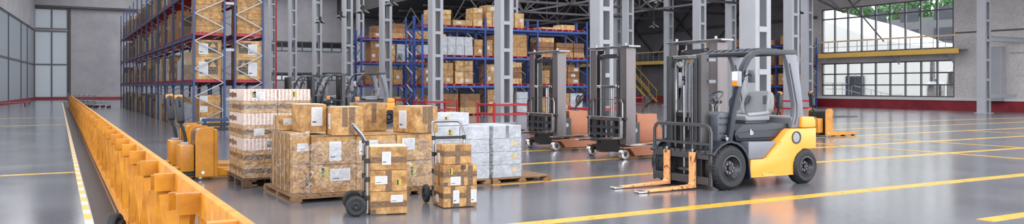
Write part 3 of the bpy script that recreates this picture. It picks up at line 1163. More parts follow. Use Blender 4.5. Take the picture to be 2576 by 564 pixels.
# upper tier
big = [('tape', '-y', .42, .075, .3, 1), ('tape', '-y', .64, .085, 0, 1)]
carton(3.02, 3.4, 11.44, 11.95, .945, 1.34, 'upright brown carton with a tall white label, on top beside the turned carton', G, 'kraft', [('label', '-y', .62, .56, .16, .27)])
carton(3.39, 3.84, 10.98, 11.6, .905, 1.305, 'brown carton turned on top of the wide pallet, two dark tapes on its front', G, 'kraft', big + [('label', '-x', .68, .5, .2, .22)], yaw=R(-9))
carton(4.02, 4.48, 11.85, 12.28, .905, 1.345, 'brown carton at the back of the top tier, one tape down its front', G, 'kraft', [('tape', '-y', .55, .075, .3, 1)])
carton(4.53, 4.94, 11.0, 11.6, .905, 1.3, 'brown carton alone on top of the stack behind the second hand truck', G, 'kraft', [('tape', '-y', .42, .085, .35, 1), ('tape', '-y', .66, .09, 0, 1), ('label', '-x', .45, .5, .2, .27)], yaw=R(12))
carton(2.83, 3.09, 11.98, 12.3, .945, 1.17, 'small brown carton under the pulled film at the far side of the wide pallet', G, 'kraft', [('label', '-y', .6, .6, .16, .09), ('tape', '-x', .5, .06)])
# loose lid flaps lying open on the turned carton
for nm, c, s, rz, lb in (('card_flap', (3.62, 11.28, 1.312), (.36, .3, .006), R(-9), 'pale open card flap lying on the turned top carton'),
                         ('card_flap', (4.73, 11.3, 1.307), (.4, .34, .006), R(12), 'pale card flap on the lone top carton behind the second hand truck'),
                         ('card_flap', (3.2, 11.68, 1.345), (.34, .46, .006), 0, 'pale card sheet on the upright carton with the tall label')):
    tag(MB().obox(c, s, (0, 0, rz)).build(nm, M['flap']), lb, 'card')
wrap(2.8, 4.96, 11.012, 12.34, H0 + .01, .84, 'crinkled clear film round the big brown cartons of the wide pallet', .1)
# film pulled up over the corner stack
b = MB()
ring = [(2.8, 11.16), (2.95, 11.185), (3.085, 11.18), (3.085, 11.19)]
prof = [(2.795, 12.32), (2.795, 12.0), (2.795, 11.7), (2.797, 11.4), (2.8, 11.185), (2.95, 11.185), (3.085, 11.187)]
tops = [1.2, 1.2, 1.06, .99, .965, .96, .98]
vs = []
for (x, y), tz_ in zip(prof, tops):
    for j in range(7):
        vs.append((x - random.uniform(0, .008), y - random.uniform(0, .006), .85 + (tz_ - .85) * j / 6))
b.add(vs, [(i * 7 + j, (i + 1) * 7 + j, (i + 1) * 7 + j + 1, i * 7 + j + 1) for i in range(len(prof) - 1) for j in range(6)])
tag(b.build('stretch_wrap', M['wrap']), 'loose film pulled up slanting over the narrow cartons at the pallet side', 'plastic wrap')

# ---- white cartons
pallet(6.14, 7.26, 11.4, 12.62, H0, 'wooden pallet with bare boards sticking out beside the white cartons', 'wood', 'x')
pallet(5.02, 6.1, 11.4, 12.62, H0, 'wooden pallet under the white cartons next to the second hand truck', 'wood', 'x')
GW = 'white wrapped cartons'
wz = [.1, .312, .528, .744, .96]
for c, (a, e, nm) in enumerate(((5.03, 5.56, 'hand truck side'), (5.57, 6.1, 'middle'), (6.17, 6.7, 'outer'))):
    for l in range(4):
        for r in range(1):
            dc = []
            if r == 0:
                if c == 2:
                    dc = [('tape', '-y', .5, .06)] if l == 3 else [('ybars', '-y', .76, .6, .1, .075)]
                elif l == 3 and c == 0:
                    dc = [('yellow', '-y', .7, .6, .07, .09)]
                if c == 2:
                    dc.append(('tape', '-x', .5, .08))
            carton(a, e, 11.45, 12.4, wz[l], wz[l + 1] - .003,
                   f'white carton, {("bottom", "second", "third", "top")[l]} layer of the {nm} stack in the white load', GW, 'card_white', dc)
carton(5.3, 5.88, 11.75, 12.25, .962, 1.17, 'white carton lying alone on top of the white load', GW, 'card_white', [('yellow', '-y', .3, .5, .07, .09), ('label', '-y', .75, .5, .1, .04)])
wrap(5.018, 6.715, 11.435, 12.57, .11, .9, 'crinkled film round the white cartons', .2)

# ---------------------------------------------------------------- hand trucks
def hand_truck(loc, rotz, label, load_h=1.12, loop=True):
    t = thing('hand_truck', label, 'hand truck', loc, rotz)
    # local: load sits towards +x of the frame; frame stands in the y-z plane
    hw = .22
    pts = [(0, -hw, .03), (0, -hw, .86), (-.01, -hw, .92), (-.06, -hw, 1.0), (-.125, -hw + .01, 1.09), (-.145, -hw + .035, 1.115), (-.15, -hw + .07, 1.12)]
    back = [(p[0], -p[1], p[2]) for p in reversed(pts)]
    MB().tube(pts + back, .019, 12).build('frame_tube', M['steel'], t)
    for z in (.22, .45, .68, .9):
        b = MB()
        b.box(-.012, .012, -hw + .015, hw - .015, z - .02, z + .02)
        o = b.build('cross_bar', M['black'], t, bevel=.004)
        for s in (-1, 1):
            MB().cyl((0, s * hw, z - .03), (0, s * hw, z + .03), .027, 14).build('clamp', M['black'], o)
    MB().box(-.01, .24, -hw, hw, 0, .008).box(-.012, .0, -hw, hw, .0, .07).build('toe_plate', M['darker'], t, smooth=False)
    MB().cyl((-.14, -.3, .13), (-.14, .3, .13), .012, 10).build('axle', M['steel'], t)
    for s in (-1, 1):
        MB().prism([(0, .05), (0, .2), (-.16, .16), (-.17, .1)], s * .2 - .012, s * .2 + .012).build('axle_bracket', M['black'], t, smooth=False)
        y = s * .285
        w = MB().lathe([(.06, -.03), (.1, -.034), (.122, -.022), (.128, 0), (.122, .022), (.1, .034), (.06, .03)], (-.14, y, .13), 'y', 32).build('wheel', M['rubber'], t)
        MB().lathe([(.0, -.03), (.028, -.034), (.034, -.02), (.062, -.016), (.062, .016), (.034, .02), (.028, .034), (0, .03)], (-.14, y, .13), 'y', 24, close=False).build('hub', M['black'], w)
    return t


hx, hy, hr = 3.37, 9.66, R(-14)
hand_truck((hx, hy, 0), hr, 'silver hand truck carrying three brown cartons, in front of the wide wrapped pallet')
Mh = Matrix.Translation((hx, hy, 0)) @ Matrix.Rotation(hr, 4, 'Z')


def on_truck(Mx, rot, lx, ly, dx, dy, z0, z1, label, deco):
    p = Mx @ Vector((lx, ly, 0))
    return carton(p.x - dx / 2, p.x + dx / 2, p.y - dy / 2, p.y + dy / 2, z0, z1, label, 'cartons on the hand trucks', 'kraft', deco, yaw=rot)


for z0, z1, lb, dc in ((.01, .29, 'bottom brown carton on the first hand truck, level tape low on its front', [('band', '-y', .45, .075), ('label', '-y', .72, .68, .15, .09), ('print', '-y', .08, .12, .07, .05)]),
                       (.293, .555, 'middle brown carton on the first hand truck, with one upright tape', [('tape', '-y', .5, .075, .0, 1), ('label', '-y', .3, .55, .15, .1), ('yellow', '-y', .77, .42, .06, .075)]),
                       (.558, .845, 'top brown carton on the first hand truck, with a level tape and upright label', [('band', '-y', .45, .075), ('label', '-y', .44, .52, .11, .16)])):
    on_truck(Mh, hr, .265, -.01, .46, .44, z0, z1, lb, dc)
for i, dy in enumerate((-.15, -.05, .05, .15)):
    p = Mh @ Vector((.265, dy, .851))
    tag(MB().obox(p, (.45, .085, .008), (0, 0, hr)).build('card_slip', M['flap']), f'pale card slip on the top carton of the first hand truck, {ORD[i + 1]} from the front', 'card')

h2 = (4.66, 9.93)
r2 = R(-97)
hand_truck((h2[0], h2[1], 0), r2, 'silver hand truck with a tall loop handle behind three taped brown cartons')
M2 = Matrix.Translation((h2[0], h2[1], 0)) @ Matrix.Rotation(r2, 4, 'Z')


def on2(dx, dy, ox, z0, z1, lb, dc):
    p = M2 @ Vector((.265, ox, 0))
    carton(p.x - dx / 2, p.x + dx / 2, p.y - dy / 2, p.y + dy / 2, z0, z1, lb, 'cartons on the hand trucks', 'kraft', dc, yaw=R(-7))


cross = [('band', '-y', .55, .07), ('band', '-x', .55, .07)]
on2(.47, .42, 0, .01, .285, 'bottom brown carton on the second hand truck, two upright tapes', cross + [('tape', '-y', .28, .06), ('tape', '-y', .75, .06), ('label', '-y', .38, .5, .085, .17), ('label', '-y', .9, .5, .08, .17), ('label', '-x', .4, .35, .12, .1), ('print', '-y', .4, .1, .07, .04)])
on2(.47, .42, 0, .288, .565, 'middle brown carton on the second hand truck, with a yellow sticker', cross + [('tape', '-y', .57, .04), ('tape', '-y', .8, .07), ('tape', '-x', .55, .06), ('label', '-y', .36, .25, .14, .11), ('yellow', '-y', .23, .72, .045, .09), ('print', '-y', .07, .1, .06, .05), ('print', '-y', .6, .88, .07, .06)])
on2(.38, .34, -.02, .568, .83, 'smallest brown carton, on top of the second hand truck load', cross + [('tape', '-y', .5, .065), ('label', '-x', .35, .3, .1, .13)])

# ---------------------------------------------------------------- yellow sliding barrier beside the aisle
t = thing('sliding_barrier', 'long yellow steel barrier running down the aisle, with a black wheel', 'barrier', (.74, 0, 0))
Y0, Y1 = 2.6, 70.
MB().prism([(.055, .75), (.055, .92), (.11, .92), (.11, .75)], Y0, Y1).build('top_rail', M['barrier'], t, bevel=.004, smooth=False)
MB().prism([(-.09, .03), (-.09, .15), (-.01, .15), (-.01, .03)], Y0, Y1).build('bottom_rail', M['barrier'], t, bevel=.004, smooth=False)
random.seed(11)
ST = M['barrier_smooth']
far = MB()
nst = 0
k = 0
y = 3.0
while y < Y1 - 1:
    pitch = 1.22 + random.uniform(-.12, .12)
    # stub bracket from the top rail towards the aisle
    br = MB().box(-.09, .055, y, y + .03, .78, .915).box(-.09, .055, y + .0305, y + .07, .9, .915).build('bracket', ST, t, smooth=False)
    # upright plates below, leaning to and fro
    if y < 4.6:
        MB().bar((.08, y + .35, .75), (-.03, y + .95, .15), .02, .09, (1, 0, 0)).build('strut', ST, t, smooth=False)
        MB().bar((-.05, y + .02, .14), (-.05, y + .16, .78), .02, .1, (1, 0, 0)).build('strut', ST, t, smooth=False)
        nst += 2
    for j, (f, lean) in enumerate(((0.06, .04), (.22, -.26), (.42, .3), (.6, -.22), (.8, .2)) if y >= 4.6 else ()):
        ya = y + pitch * f
        ww = random.uniform(.05, .085)
        xa_, xb_ = ((-.06, -.03), (-.055, .02), (.0, -.05), (-.03, -.03), (.015, -.045))[j]
        seg = MB()
        seg.bar((xa_, ya, .13), (xb_, ya + lean * .35, .84 - .06 * (j % 3)), .022, ww, (1, 0, 0))
        if nst < 100:
            seg.build('strut', ST, t, smooth=False)
            nst += 1
        elif j in (0, 1, 2, 4):
            far.v, b0 = far.v + seg.v, len(far.v)
            far.f += [tuple(i + b0 for i in q) for q in seg.f]
            far.m += seg.m
    # post under the top rail
    if k < 40:
        MB().box(.06, .1, y + .02, y + .16, .0, .8).build('post', ST, t, smooth=False)
    y += pitch
    k += 1
tag(far.build('far_struts', ST, t, smooth=False), None, None, None, 'stuff')
w = MB().lathe([(.07, -.04), (.11, -.045), (.125, -.03), (.13, 0), (.125, .03), (.11, .045), (.07, .04)], (-.22, 9.45, .13), 'y', 32)
w.xform(Matrix.Translation((-.22, 9.45, 0)) @ Matrix.Rotation(R(60), 4, 'Z') @ Matrix.Translation((.22, -9.45, 0)))
wh = w.build('wheel', M['rubber'], t)
wh['label'] = 'black rubber wheel'
MB().cyl((-.27, 9.48, .13), (-.14, 9.4, .13), .05, 16).build('hub', M['black'], wh)
random.seed(5)

# ---------------------------------------------------------------- pallet trucks
def pallet_jack(loc, label, body='yellow', top='steel', raised=False, pf=True):
    t = thing('pallet_truck', label, 'pallet truck', loc)
    y_ = M[body]
    hw = .34
    arc = [(.3, .05), (.3, .9), (.13, .9)] + [(.13 - .13 * math.sin(a), .77 + .13 * math.cos(a)) for a in [R(q) for q in (20, 40, 60, 80)]] + [(0, .05)]
    for s in (-1, 1):
        MB().prism(arc, s * hw - .018, s * hw + .018).build('side_panel', y_, t, bevel=.008)
    inner = [(.29, .06), (.29, .87), (.14, .87)] + [(.14 - .12 * math.sin(a), .75 + .12 * math.cos(a)) for a in [R(q) for q in (30, 60, 80)]] + [(.02, .06)]
    cv = MB().prism(inner, -hw + .02, hw - .02).build('motor_cover', M[top], t, bevel=.01)
    MB().box(.3, .365, -hw, hw, .04, .86).build('mast_plate', y_, t, bevel=.008)
    MB().box(-.24, -.0, -.26, .26, .14, .6).build('drive_housing', y_, t, bevel=.03, seg=2)
    MB().box(-.2, .04, -.2, .2, .06, .14).build('drive_base', M['black'], t, bevel=.01)
    for s in (-1, 1):
        w = MB().lathe([(.03, -.025), (.055, -.03), (.06, 0), (.055, .03), (.03, .025)], (.08, s * .3, .062), 'y', 20).build('castor', M['lrubber'], t)
        MB().cyl((.08, s * .3 - .03, .062), (.08, s * .3 + .03, .062), .03, 12).build('hub', M['chrome'], w)
        b_ = MB().cyl((.12, s * (hw + .018), .13), (.12, s * (hw + .026), .13), .026, 16).build('round_badge', M['chrome'], t)
    if pf:
        MB().box(-.78, -.24, -.26, -.02, .2, .235).box(-.78, -.74, -.26, -.02, .2, .27).build('platform', y_, t, bevel=.006)
        MB().box(-.62, -.24, .02, .26, .14, .175).box(-.62, -.58, .02, .26, .14, .21).build('platform', y_, t, bevel=.006)
    # steering arm with loop grip
    arm = MB().tube([(-.1, 0, .58), (-.11, 0, .68), (-.13, 0, .8), (-.18, 0, .93), (-.19, 0, .99)], .026, 10).build('steering_arm', M['black'], t)
    MB().box(-.2, -.06, -.06, .06, .58, .64).build('arm_socket', M['galv'], arm, bevel=.01)
    grip = MB().prism([(-.07, .0), (-.045, -.03), (.045, -.03), (.07, .0), (.075, .3), (.05, .42), (0, .45), (-.05, .42), (-.075, .3)], -.06, .06, 'x')
    grip.xform(Matrix.Translation((-.19, 0, 1.0)) @ Matrix.Rotation(R(-5), 4, 'Y'))
    g = grip.build('grip', M['dark'], t, bevel=.018, seg=2)
    MB().prism([(-.04, .38), (.04, .38), (.05, .43), (0, .462), (-.05, .43)], -.063, .063, 'x').xform(Matrix.Translation((-.19, 0, 1.0)) @ Matrix.Rotation(R(-5), 4, 'Y')).build('grip_cap', M['yellow'], g, bevel=.006)
    for s in (-1, 1):
        b = MB().tube([(-.21, s * .05, 1.24), (-.215, s * .105, 1.27), (-.225, s * .125, 1.36), (-.23, s * .1, 1.42), (-.23, s * .05, 1.43)], .013, 8)
        b.build('thumb_guard', M['black'], g)
    for s in (-1, 1):
        fk = MB().prism([(.36, .05), (.36, .2), (.42, .2), (.5, .155), (1.62, .12), (1.66, .085), (1.6, .05)], s * .2 - .09, s * .2 + .09).build('fork', y_, t, bevel=.006)
        for q in (1.05, 1.5):
            MB().cyl((q, s * .2 - .05, .04), (q, s * .2 + .05, .04), .04, 14).build('load_roller', M['black'], fk)
    if raised:
        for s in (-1, 1):
            MB().prism([(.36, .6), (.36, .66), (1.62, .645), (1.68, .63), (1.6, .605)], s * .2 - .07, s * .2 + .07).build('raised_fork', M['darker'], t, bevel=.006)
        cv.data.materials[0] = M['black']
    return t


pallet_jack((2.02, 14.78, 0), 'yellow electric pallet truck nearest the barrier, its handle upright')
pallet_jack((2.02, 16.08, 0), 'yellow electric pallet truck behind the first one at the tall aisle rack')
pj = pallet_jack((20.95, 17.2, 0), 'yellow and black pallet truck with raised black forks, on the open floor past the forklift', 'yellow', 'black', True, False)
sheet(pj, 'side_print', M['jackprint'], (.333, -.34, .6), (1, 0, 0), (0, 0, 1), .035, .3, (0, -1, 0))
o = pallet_jack((18.2, 16.45, 0), 'red pallet truck mostly hidden behind the near forklift seat', 'red', 'black', False, False)
o.rotation_euler = (0, 0, R(90))

# ---------------------------------------------------------------- pendant lamps
def lamp(x, y, z, label):
    t = thing('pendant_lamp', label, 'lamp', (x, y, z), 0)
    MB().cyl((0, 0, .3), (0, 0, (ZH if x < XS else ZC) - z), .014, 8).build('cord', M['lamp'], t)
    MB().lathe([(0, .34), (.07, .34), (.085, .3), (.085, .14), (.12, .12), (.3, .02), (.33, -.03), (.325, -.035), (.29, .01), (.11, .1), (0, .12)], axis='z', n=32, close=False).build('lamp_shade', M['lamp'], t)
    MB().lathe([(0, .09), (.05, .09), (.075, .03), (.06, -.04), (0, -.07)], axis='z', n=20, close=False).build('bulb', M['lampglass'], t)


for px, d, z, l in ((912, 38, 5.15, 'black pendant lamp lowest and brightest above the far forklifts'), (805, 47, 5.4, 'black pendant lamp hanging before the dark window band, farther back'),
                    (985, 36.5, 5.35, 'black pendant lamp cut by the top edge, above the far blue rack'), (858, 50, 6.0, 'small black pendant lamp half behind a lattice column'), (1650, 34, 5.22, 'black pendant lamp at the top edge above the third stacker'),
                    (1645, 50, 5.35, 'smaller black pendant lamp under the roof braces behind the third stacker'), (1876, 44, 5.6, 'black pendant lamp half hidden by the column above the near forklift'),
                    (1404, 52, 5.4, 'small black pendant lamp above the end of the long blue rack'), (2010, 52, 6.4, 'small black pendant lamp behind the column near the big windows')):
    r = (px - 1288) / 2001 * d
    lamp(.8689 * r + .495 * d, -.495 * r + .8689 * d, z, l)

# ---------------------------------------------------------------- red guard rails round column feet
def guard(x, y, w, d, label, h=.92):
    t = thing('guard_rail', label, 'guard rail', (x, y, 0), 0)
    ps = [(-w / 2, 0), (w / 2, 0), (-w / 2, d)]
    for i, (a, c) in enumerate(ps + [(w / 2, d)]):
        p = MB().cyl((a, c, 0), (a, c, h), .055, 14).cyl((a, c, h), (a, c, h + .02), .05, 14, .02).build('post', M['red'], t)
        MB().box(a - .1, a + .1, c - .1, c + .1, 0, .012).build('foot_plate', M['red'], p, smooth=False)
    for z in (.42, .82):
        MB().box(-w / 2 + .05, w / 2 - .05, -.03, .03, z - .045, z + .045).build('rail', M['red'], t, bevel=.01)
        for s in (-1, 1):
            MB().box(s * w / 2 - .03, s * w / 2 + .03, .05, d - .05, z - .045, z + .045).build('rail', M['red'], t, bevel=.01)
    return t


GL = {1: 'red guard rail round the foot of the wide column behind the second stacker', 2: 'red guard rail round the column foot behind the white cartons',
      3: 'red guard rail at the column foot before the blue rack, over the lone top carton', 4: 'red guard rail at the column foot among the far forklifts'}
for k in GL:
    guard(16.9, 15.95 + P7 * k - .75, 1.75, 1.5, GL[k])
for k, l in enumerate(('red guard rail behind the rear pillar of the near forklift', 'red guard rail behind the near forklift dashboard', 'red guard rail on the far floor between the second and third stackers')):
    guard(35, 30.4 + P7 * k - .7, 1.5, 1.4, l)
# ---------------------------------------------------------------- forklift (nose towards -x)
def wheel(parent, name, cx, cy, r, w, side, rim_r):
    """tyre with rounded shoulders, dished rim with nuts; side = -1 when the outer face looks to -y"""
    t = MB().lathe([(rim_r, -w / 2 + .02), (rim_r + .02, -w / 2), (r * .82, -w / 2 - .004), (r * .95, -w / 2 + .03), (r, -w / 2 + .065), (r, w / 2 - .065), (r * .95, w / 2 - .03), (r * .82, w / 2 + .004), (rim_r + .02, w / 2), (rim_r, w / 2 - .02)],
                   (cx, cy, r), 'y', 48)
    k = len(t.f) // 48
    for i, q in enumerate(t.f):
        if i % k in (3, 4, 5):
            t.m[i] = 1
    # tread blocks
    nb = 40
    for i in range(nb):
        for j in range(4):
            a = 2 * PI * (i + (.5 if j % 2 else 0)) / nb
            yy = -w / 2 + .05 + (w - .1) * (j + .5) / 4
            t.obox((cx + math.cos(a) * (r - .002), cy + yy, r + math.sin(a) * (r - .002)), (.016, (w - .1) / 4 * .78, 2 * PI * r / nb * .66), (0, -a, .25 * (-1) ** j), 0)
    # keep the tyre standing on the floor although the blocks stand proud
    t.v = [(x, y, max(z, .001)) for x, y, z in t.v]
    ty = t.build(name, [M['rubber'], M['tread']], parent)
    o = side
    f = lambda d: cy + o * d
    y1 = w / 2
    rim = MB().lathe([(rim_r + .012, y1 * o), (rim_r - .012, (y1 + .004) * o), (rim_r - .02, (y1 - .012) * o), (rim_r - .035, (y1 - .03) * o), (rim_r * .62, (y1 - .075) * o), (rim_r * .55, (y1 - .06) * o), (0, (y1 - .06) * o), (0, (y1 - .1) * o), (rim_r, (y1 - .1) * o)], (cx, cy, r), 'y', 40)
    rm = rim.build('rim', M['rim'], ty)
    MB().cyl((cx, f(y1 - .065), r), (cx, f(y1 - .03), r), rim_r * .26, 20, rim_r * .2).build('hub_cap', M['rim'], rm)
    for i in range(8):
        a = 2 * PI * i / 8
        x, z = cx + math.cos(a) * rim_r * .42, r + math.sin(a) * rim_r * .42
        MB().cyl((x, f(y1 - .066), z), (x, f(y1 - .045), z), .012, 6).build('wheel_nut', M['steel'], rm)
    return ty


def forklift(loc, label, mast_h=2.1):
    t = thing('forklift', label, 'forklift', loc)
    hw = .70
    # lower body: side profile swept across
    prof = [(-.36, .17), (.62, .165), (.66, .30), (.72, .43), (.80, .54), (.86, .575), (1.18, .575), (1.18, .91), (.58, .91), (.5, .87), (.02, .47), (-.04, .445), (-.33, .445)]
    MB().prism(prof, -hw, hw).build('body', M['orange'], t, bevel=.012, seg=2)
    # scuffed strips where boots go: slope edge, foot of the side panel
    sl = MB().prism([(.02, .475), (.33, .722), (.36, .705), (.05, .452)], -hw - .003, -hw + .02)
    sl.build('scuffed_edge', M['scuff'], t, smooth=False)
    MB().prism([(-.1, .18), (.16, .18), (.13, .225), (-.06, .23)], -hw - .002, -hw + .02).build('scuffed_edge', M['scuff'], t, smooth=False)
    MB().prism([(-.36, .165), (.625, .162), (.628, .182), (-.36, .187)], -hw - .004, hw + .004).build('sill_edge', M['orange'], t, smooth=False)
    # counterweight above the tail
    cw = MB().prism([(.84, .92), (1.18, .92), (1.175, 1.04), (1.14, 1.1), (.84, 1.1)], -hw, hw)
    cw.build('counterweight', M['orange'], t, bevel=.03, seg=3)
    # round vent on the side
    v = MB().lathe([(.105, 0), (.105, -.012), (.088, -.012), (.08, .004), (0, .004), (0, .01), (.105, .01)], (.7, -hw - .001, .765), 'y', 36)
    vv = v.build('round_vent', M['darker'], t)
    MB().lathe([(.08, -.002), (.04, -.006), (0, -.006), (0, .002), (.08, .002)], (.7, -hw - .002, .765), 'y', 36, close=True).build('vent_mesh', M['seat'], vv)
    # step panel in silver between the wheel arch and the slope
    MB().prism([(-.36, .452), (-.05, .452), (.0, .476), (.27, .715), (-.36, .73)], -hw + .02, hw - .02).build('step_panel', M['silver'], t, bevel=.012, seg=2)
    # chassis between the front wheels, axle
    MB().box(-.98, -.36, -.36, .36, .15, .78).build('chassis', M['darker'], t, bevel=.02)
    MB().cyl((-.81, -.5, .345), (-.81, .5, .345), .07, 14).build('front_axle', M['black'], t)
    MB().cyl((.9, -.5, .285), (.9, .5, .285), .06, 14).build('rear_axle', M['black'], t)
    MB().box(.62, 1.16, -.44, .44, .2, .57).build('rear_frame', M['black'], t, smooth=False)
    # mudguards
    for s in (-1, 1):
        b = MB()
        pts = []
        for q in range(9):
            a = R(150 - q * 16.5)
            pts.append((-.81 + .415 * math.cos(a), .36 + .40 * math.sin(a)))
        pts.append((-.37, .17))
        for a, c in zip(pts[:-1], pts[1:]):
            pass
        outer = pts
        inner = [(x + (.02 if x < -.81 else -.025), z - .03) for x, z in pts]
        b.prism(outer + inner[::-1], s * .74 - .14, s * .74 + .01 if s > 0 else s * .74 + .14) if s > 0 else b.prism(outer + inner[::-1], -.75, -.46)
        b.build('mudguard', M['dark'], t, bevel=.006)
    # engine cover the seat stands on
    hd = MB().prism([(-.5, .73), (-.54, .85), (-.48, .92), (-.36, .99), (.6, 1.0), (.74, .98), (.68, .9), (.42, .72)], -.56, .56)
    hd.build('engine_cover', M['dark'], t, bevel=.035, seg=2)
    MB().prism([(-.48, .77), (-.5, .84), (-.44, .88), (.5, .9), (.38, .77)], -.575, -.55).build('cover_panel', M['dark'], t, bevel=.02)
    # white mark on the cover: an upright stroke with a bow at its foot
    lg = MB()
    lg.prism([(-.215, .83), (-.198, .83), (-.198, .92), (-.215, .92)], -.5775, -.5745)
    lg.lathe([(.03, -.0015), (.03, .0015), (.014, .0015), (.014, -.0015)], (-.178, -.576, .858), 'y', 20)
    lg.build('white_emblem', M['logo'], t, smooth=False)
    # seat
    st = MB().box(-.02, .54, -.3, .3, 1.03, 1.13).build('seat_cushion', M['seat'], t, bevel=.035, seg=3)
    MB().box(-.0, .5, -.27, .27, .99, 1.035).build('seat_base', M['mid'], t, bevel=.01)
    for s in (-1, 1):
        MB().tube([(.02, s * .28, 1.13), (.25, s * .285, 1.14), (.5, s * .285, 1.16)], .035, 10).build('seat_bolster', M['seat'], st)
    bk = MB()
    ang = R(12)
    Mb = Matrix.Translation((.55, 0, 1.1)) @ Matrix.Rotation(ang, 4, 'Y')
    pl = [(-.24, 0), (.24, 0), (.3, .12), (.295, .25), (.25, .4), (.2, .43), (-.2, .43), (-.25, .4), (-.295, .25), (-.3, .12)]
    bk.prism(pl, -.05, .05, 'x').xform(Mb)
    bo = bk.build('backrest', M['seat'], t, bevel=.035, seg=3)
    for s in (-1, 1):
        MB().tube([Mb @ Vector(p) for p in ((-.06, s * .25, .02), (-.085, s * .28, .15), (-.085, s * .27, .28), (-.05, s * .23, .39))], .03, 10).build('side_bolster', M['seat'], bo)
        hs = MB().tube([Mb @ Vector(p) for p in ((-.09, s * .225, .2), (-.09, s * .195, .2), (-.085, s * .16, .33), (-.085, s * .19, .33))], .018, 8, close=True)
        hs.build('grip_slot', M['mid'], bo)
    # dashboard, floor plate, steering column and wheel
    MB().prism([(-.9, .74), (-.9, 1.14), (-.84, 1.2), (-.62, 1.2), (-.56, 1.14), (-.54, 1.0), (-.6, .74)], -.56, .56).build('dashboard', M['mid'], t, bevel=.03, seg=2)
    for zz in (.86, 1.0, 1.1):
        MB().box(-.86, -.62, -.575, .575, zz, zz + .022).build('dash_ridge', M['dark'], t, smooth=False)
    MB().box(-.64, -.5, -.5, .5, .72, .76).build('floor_plate', M['darker'], t, smooth=False)
    sc = MB().tube([(-.7, .05, 1.12), (-.52, .05, 1.3), (-.42, .05, 1.4)], .035, 10).build('steering_column', M['dark'], t)
    Ms = Matrix.Translation((-.41, .05, 1.42)) @ Matrix.Rotation(R(-38), 4, 'Y')
    sw = MB().lathe([(.155, -.014), (.17, -.01), (.185, 0), (.17, .012), (.155, .014), (.15, 0)], axis='z', n=36)
    for a in (0, 120, 240):
        sw.bar((0, 0, -.02), (.16 * math.cos(R(a)), .16 * math.sin(R(a)), 0), .03, .012)
    sw.cyl((0, 0, -.04), (0, 0, 0), .04, 14)
    sw.xform(Ms).build('steering_wheel', M['mid'], t)
    for i, yy in enumerate((-.26, -.33, -.40)):
        lv = MB().tube([(-.72, yy, 1.14), (-.72, yy, 1.26), (-.68, yy, 1.34)], .009, 8).build('control_lever', M['steel'], t)
        MB().lathe([(0, 0), (.016, .004), (.02, .03), (.012, .05), (0, .052)], (-.68, yy, 1.33), 'z', 12, close=False).build('lever_knob', M['black'], lv)
    # tilt ram and small fittings by the front wheel
    for s in (-1, 1):
        MB().cyl((-.98, s * .42, .56), (-.62, s * .42, .84), .035, 12).build('tilt_ram', M['steel'], t)
        MB().cyl((-.8, s * .5, .79), (-.8, s * .66, .79), .03, 12).cyl((-.72, s * .56, .76), (-.72, s * .56, .84), .04, 12).build('hose_fitting', M['steel'], t)
    # overhead guard
    for s in (-1, 1):
        y = s * .6
        fp = MB().tube([(-.72, y, .74), (-.62, y, 1.2), (-.52, y, 1.56), (-.4, y, 1.9), (-.3, y, 2.05), (-.18, y, 2.13), (-.02, y, 2.155), (.4, y, 2.16), (.76, y, 2.165)], .04, w=.085, h=.1)
        fp.build('front_pillar', M['dark'], t, bevel=.016, seg=2)
        rp = MB().prism([(.4, 2.14), (.5, 2.12), (.56, 2.0), (.66, 1.6), (.73, 1.3), (.72, 1.1), (.66, .93), (.92, .93), (.94, 1.08), (.9, 1.45), (.82, 1.9), (.77, 2.14)], y - .045, y + .045)
        rp.build('rear_pillar', M['silver'], t, bevel=.02, seg=2)
        MB().tube([(.6, y - .05, 1.98), (.7, y - .05, 1.6), (.775, y - .05, 1.3), (.77, y - .05, 1.1), (.72, y - .05, .97)], .014, 6).build('pillar_groove', M['mid'], t)
    MB().box(.66, .76, -.6, .6, 2.12, 2.19).build('rear_crossbar', M['dark'], t, bevel=.02)
    MB().box(-.22, -.14, -.6, .6, 2.1, 2.17).build('front_crossbar', M['dark'], t, bevel=.02)
    for i in range(7):
        y = -.48 + i * .16
        MB().tube([(-.2, y, 2.15), (-.05, y, 2.2), (.2, y, 2.215), (.5, y, 2.2), (.7, y, 2.165)], .02, w=.055, h=.04).build('roof_slat', M['dark'], t, bevel=.008)
    MB().prism([(.68, .9), (.92, .9), (.92, 1.1), (.7, 1.1)], -.62, .62).build('rear_cowl', M['silver'], t, bevel=.02)
    # lamps with mirrors on the front pillars
    for s in (-1, 1):
        y = s * .68
        lb = MB().box(-.66, -.58, y - .075, y + .075, 1.6, 1.84).build('head_lamp', M['seat'], t, bevel=.018, seg=2)
        MB().box(-.667, -.655, y - .06, y + .06, 1.61, 1.685).build('amber_lens', M['lens'], lb, bevel=.008)
        MB().box(-.667, -.655, y - .06, y + .06, 1.69, 1.83).build('clear_lens', M['logo'], lb, bevel=.008)
        MB().cyl((-.6, y, 1.72), (-.44, s * .64, 1.74), .014, 8).cyl((-.5, y - .0, 1.70), (-.5, y, 1.78), .035, 14).build('lamp_bracket', M['dark'], t)
        MB().box(-.36, -.335, y - .02 * s, y + .13 * s, 1.66, 1.86).build('mirror', M['silver'], t, bevel=.012, seg=2)
        MB().tube([(-.44, s * .62, 1.74), (-.39, y + s * .05, 1.8), (-.35, y + s * .06, 1.76)], .009, 8).build('mirror_arm', M['black'], t)
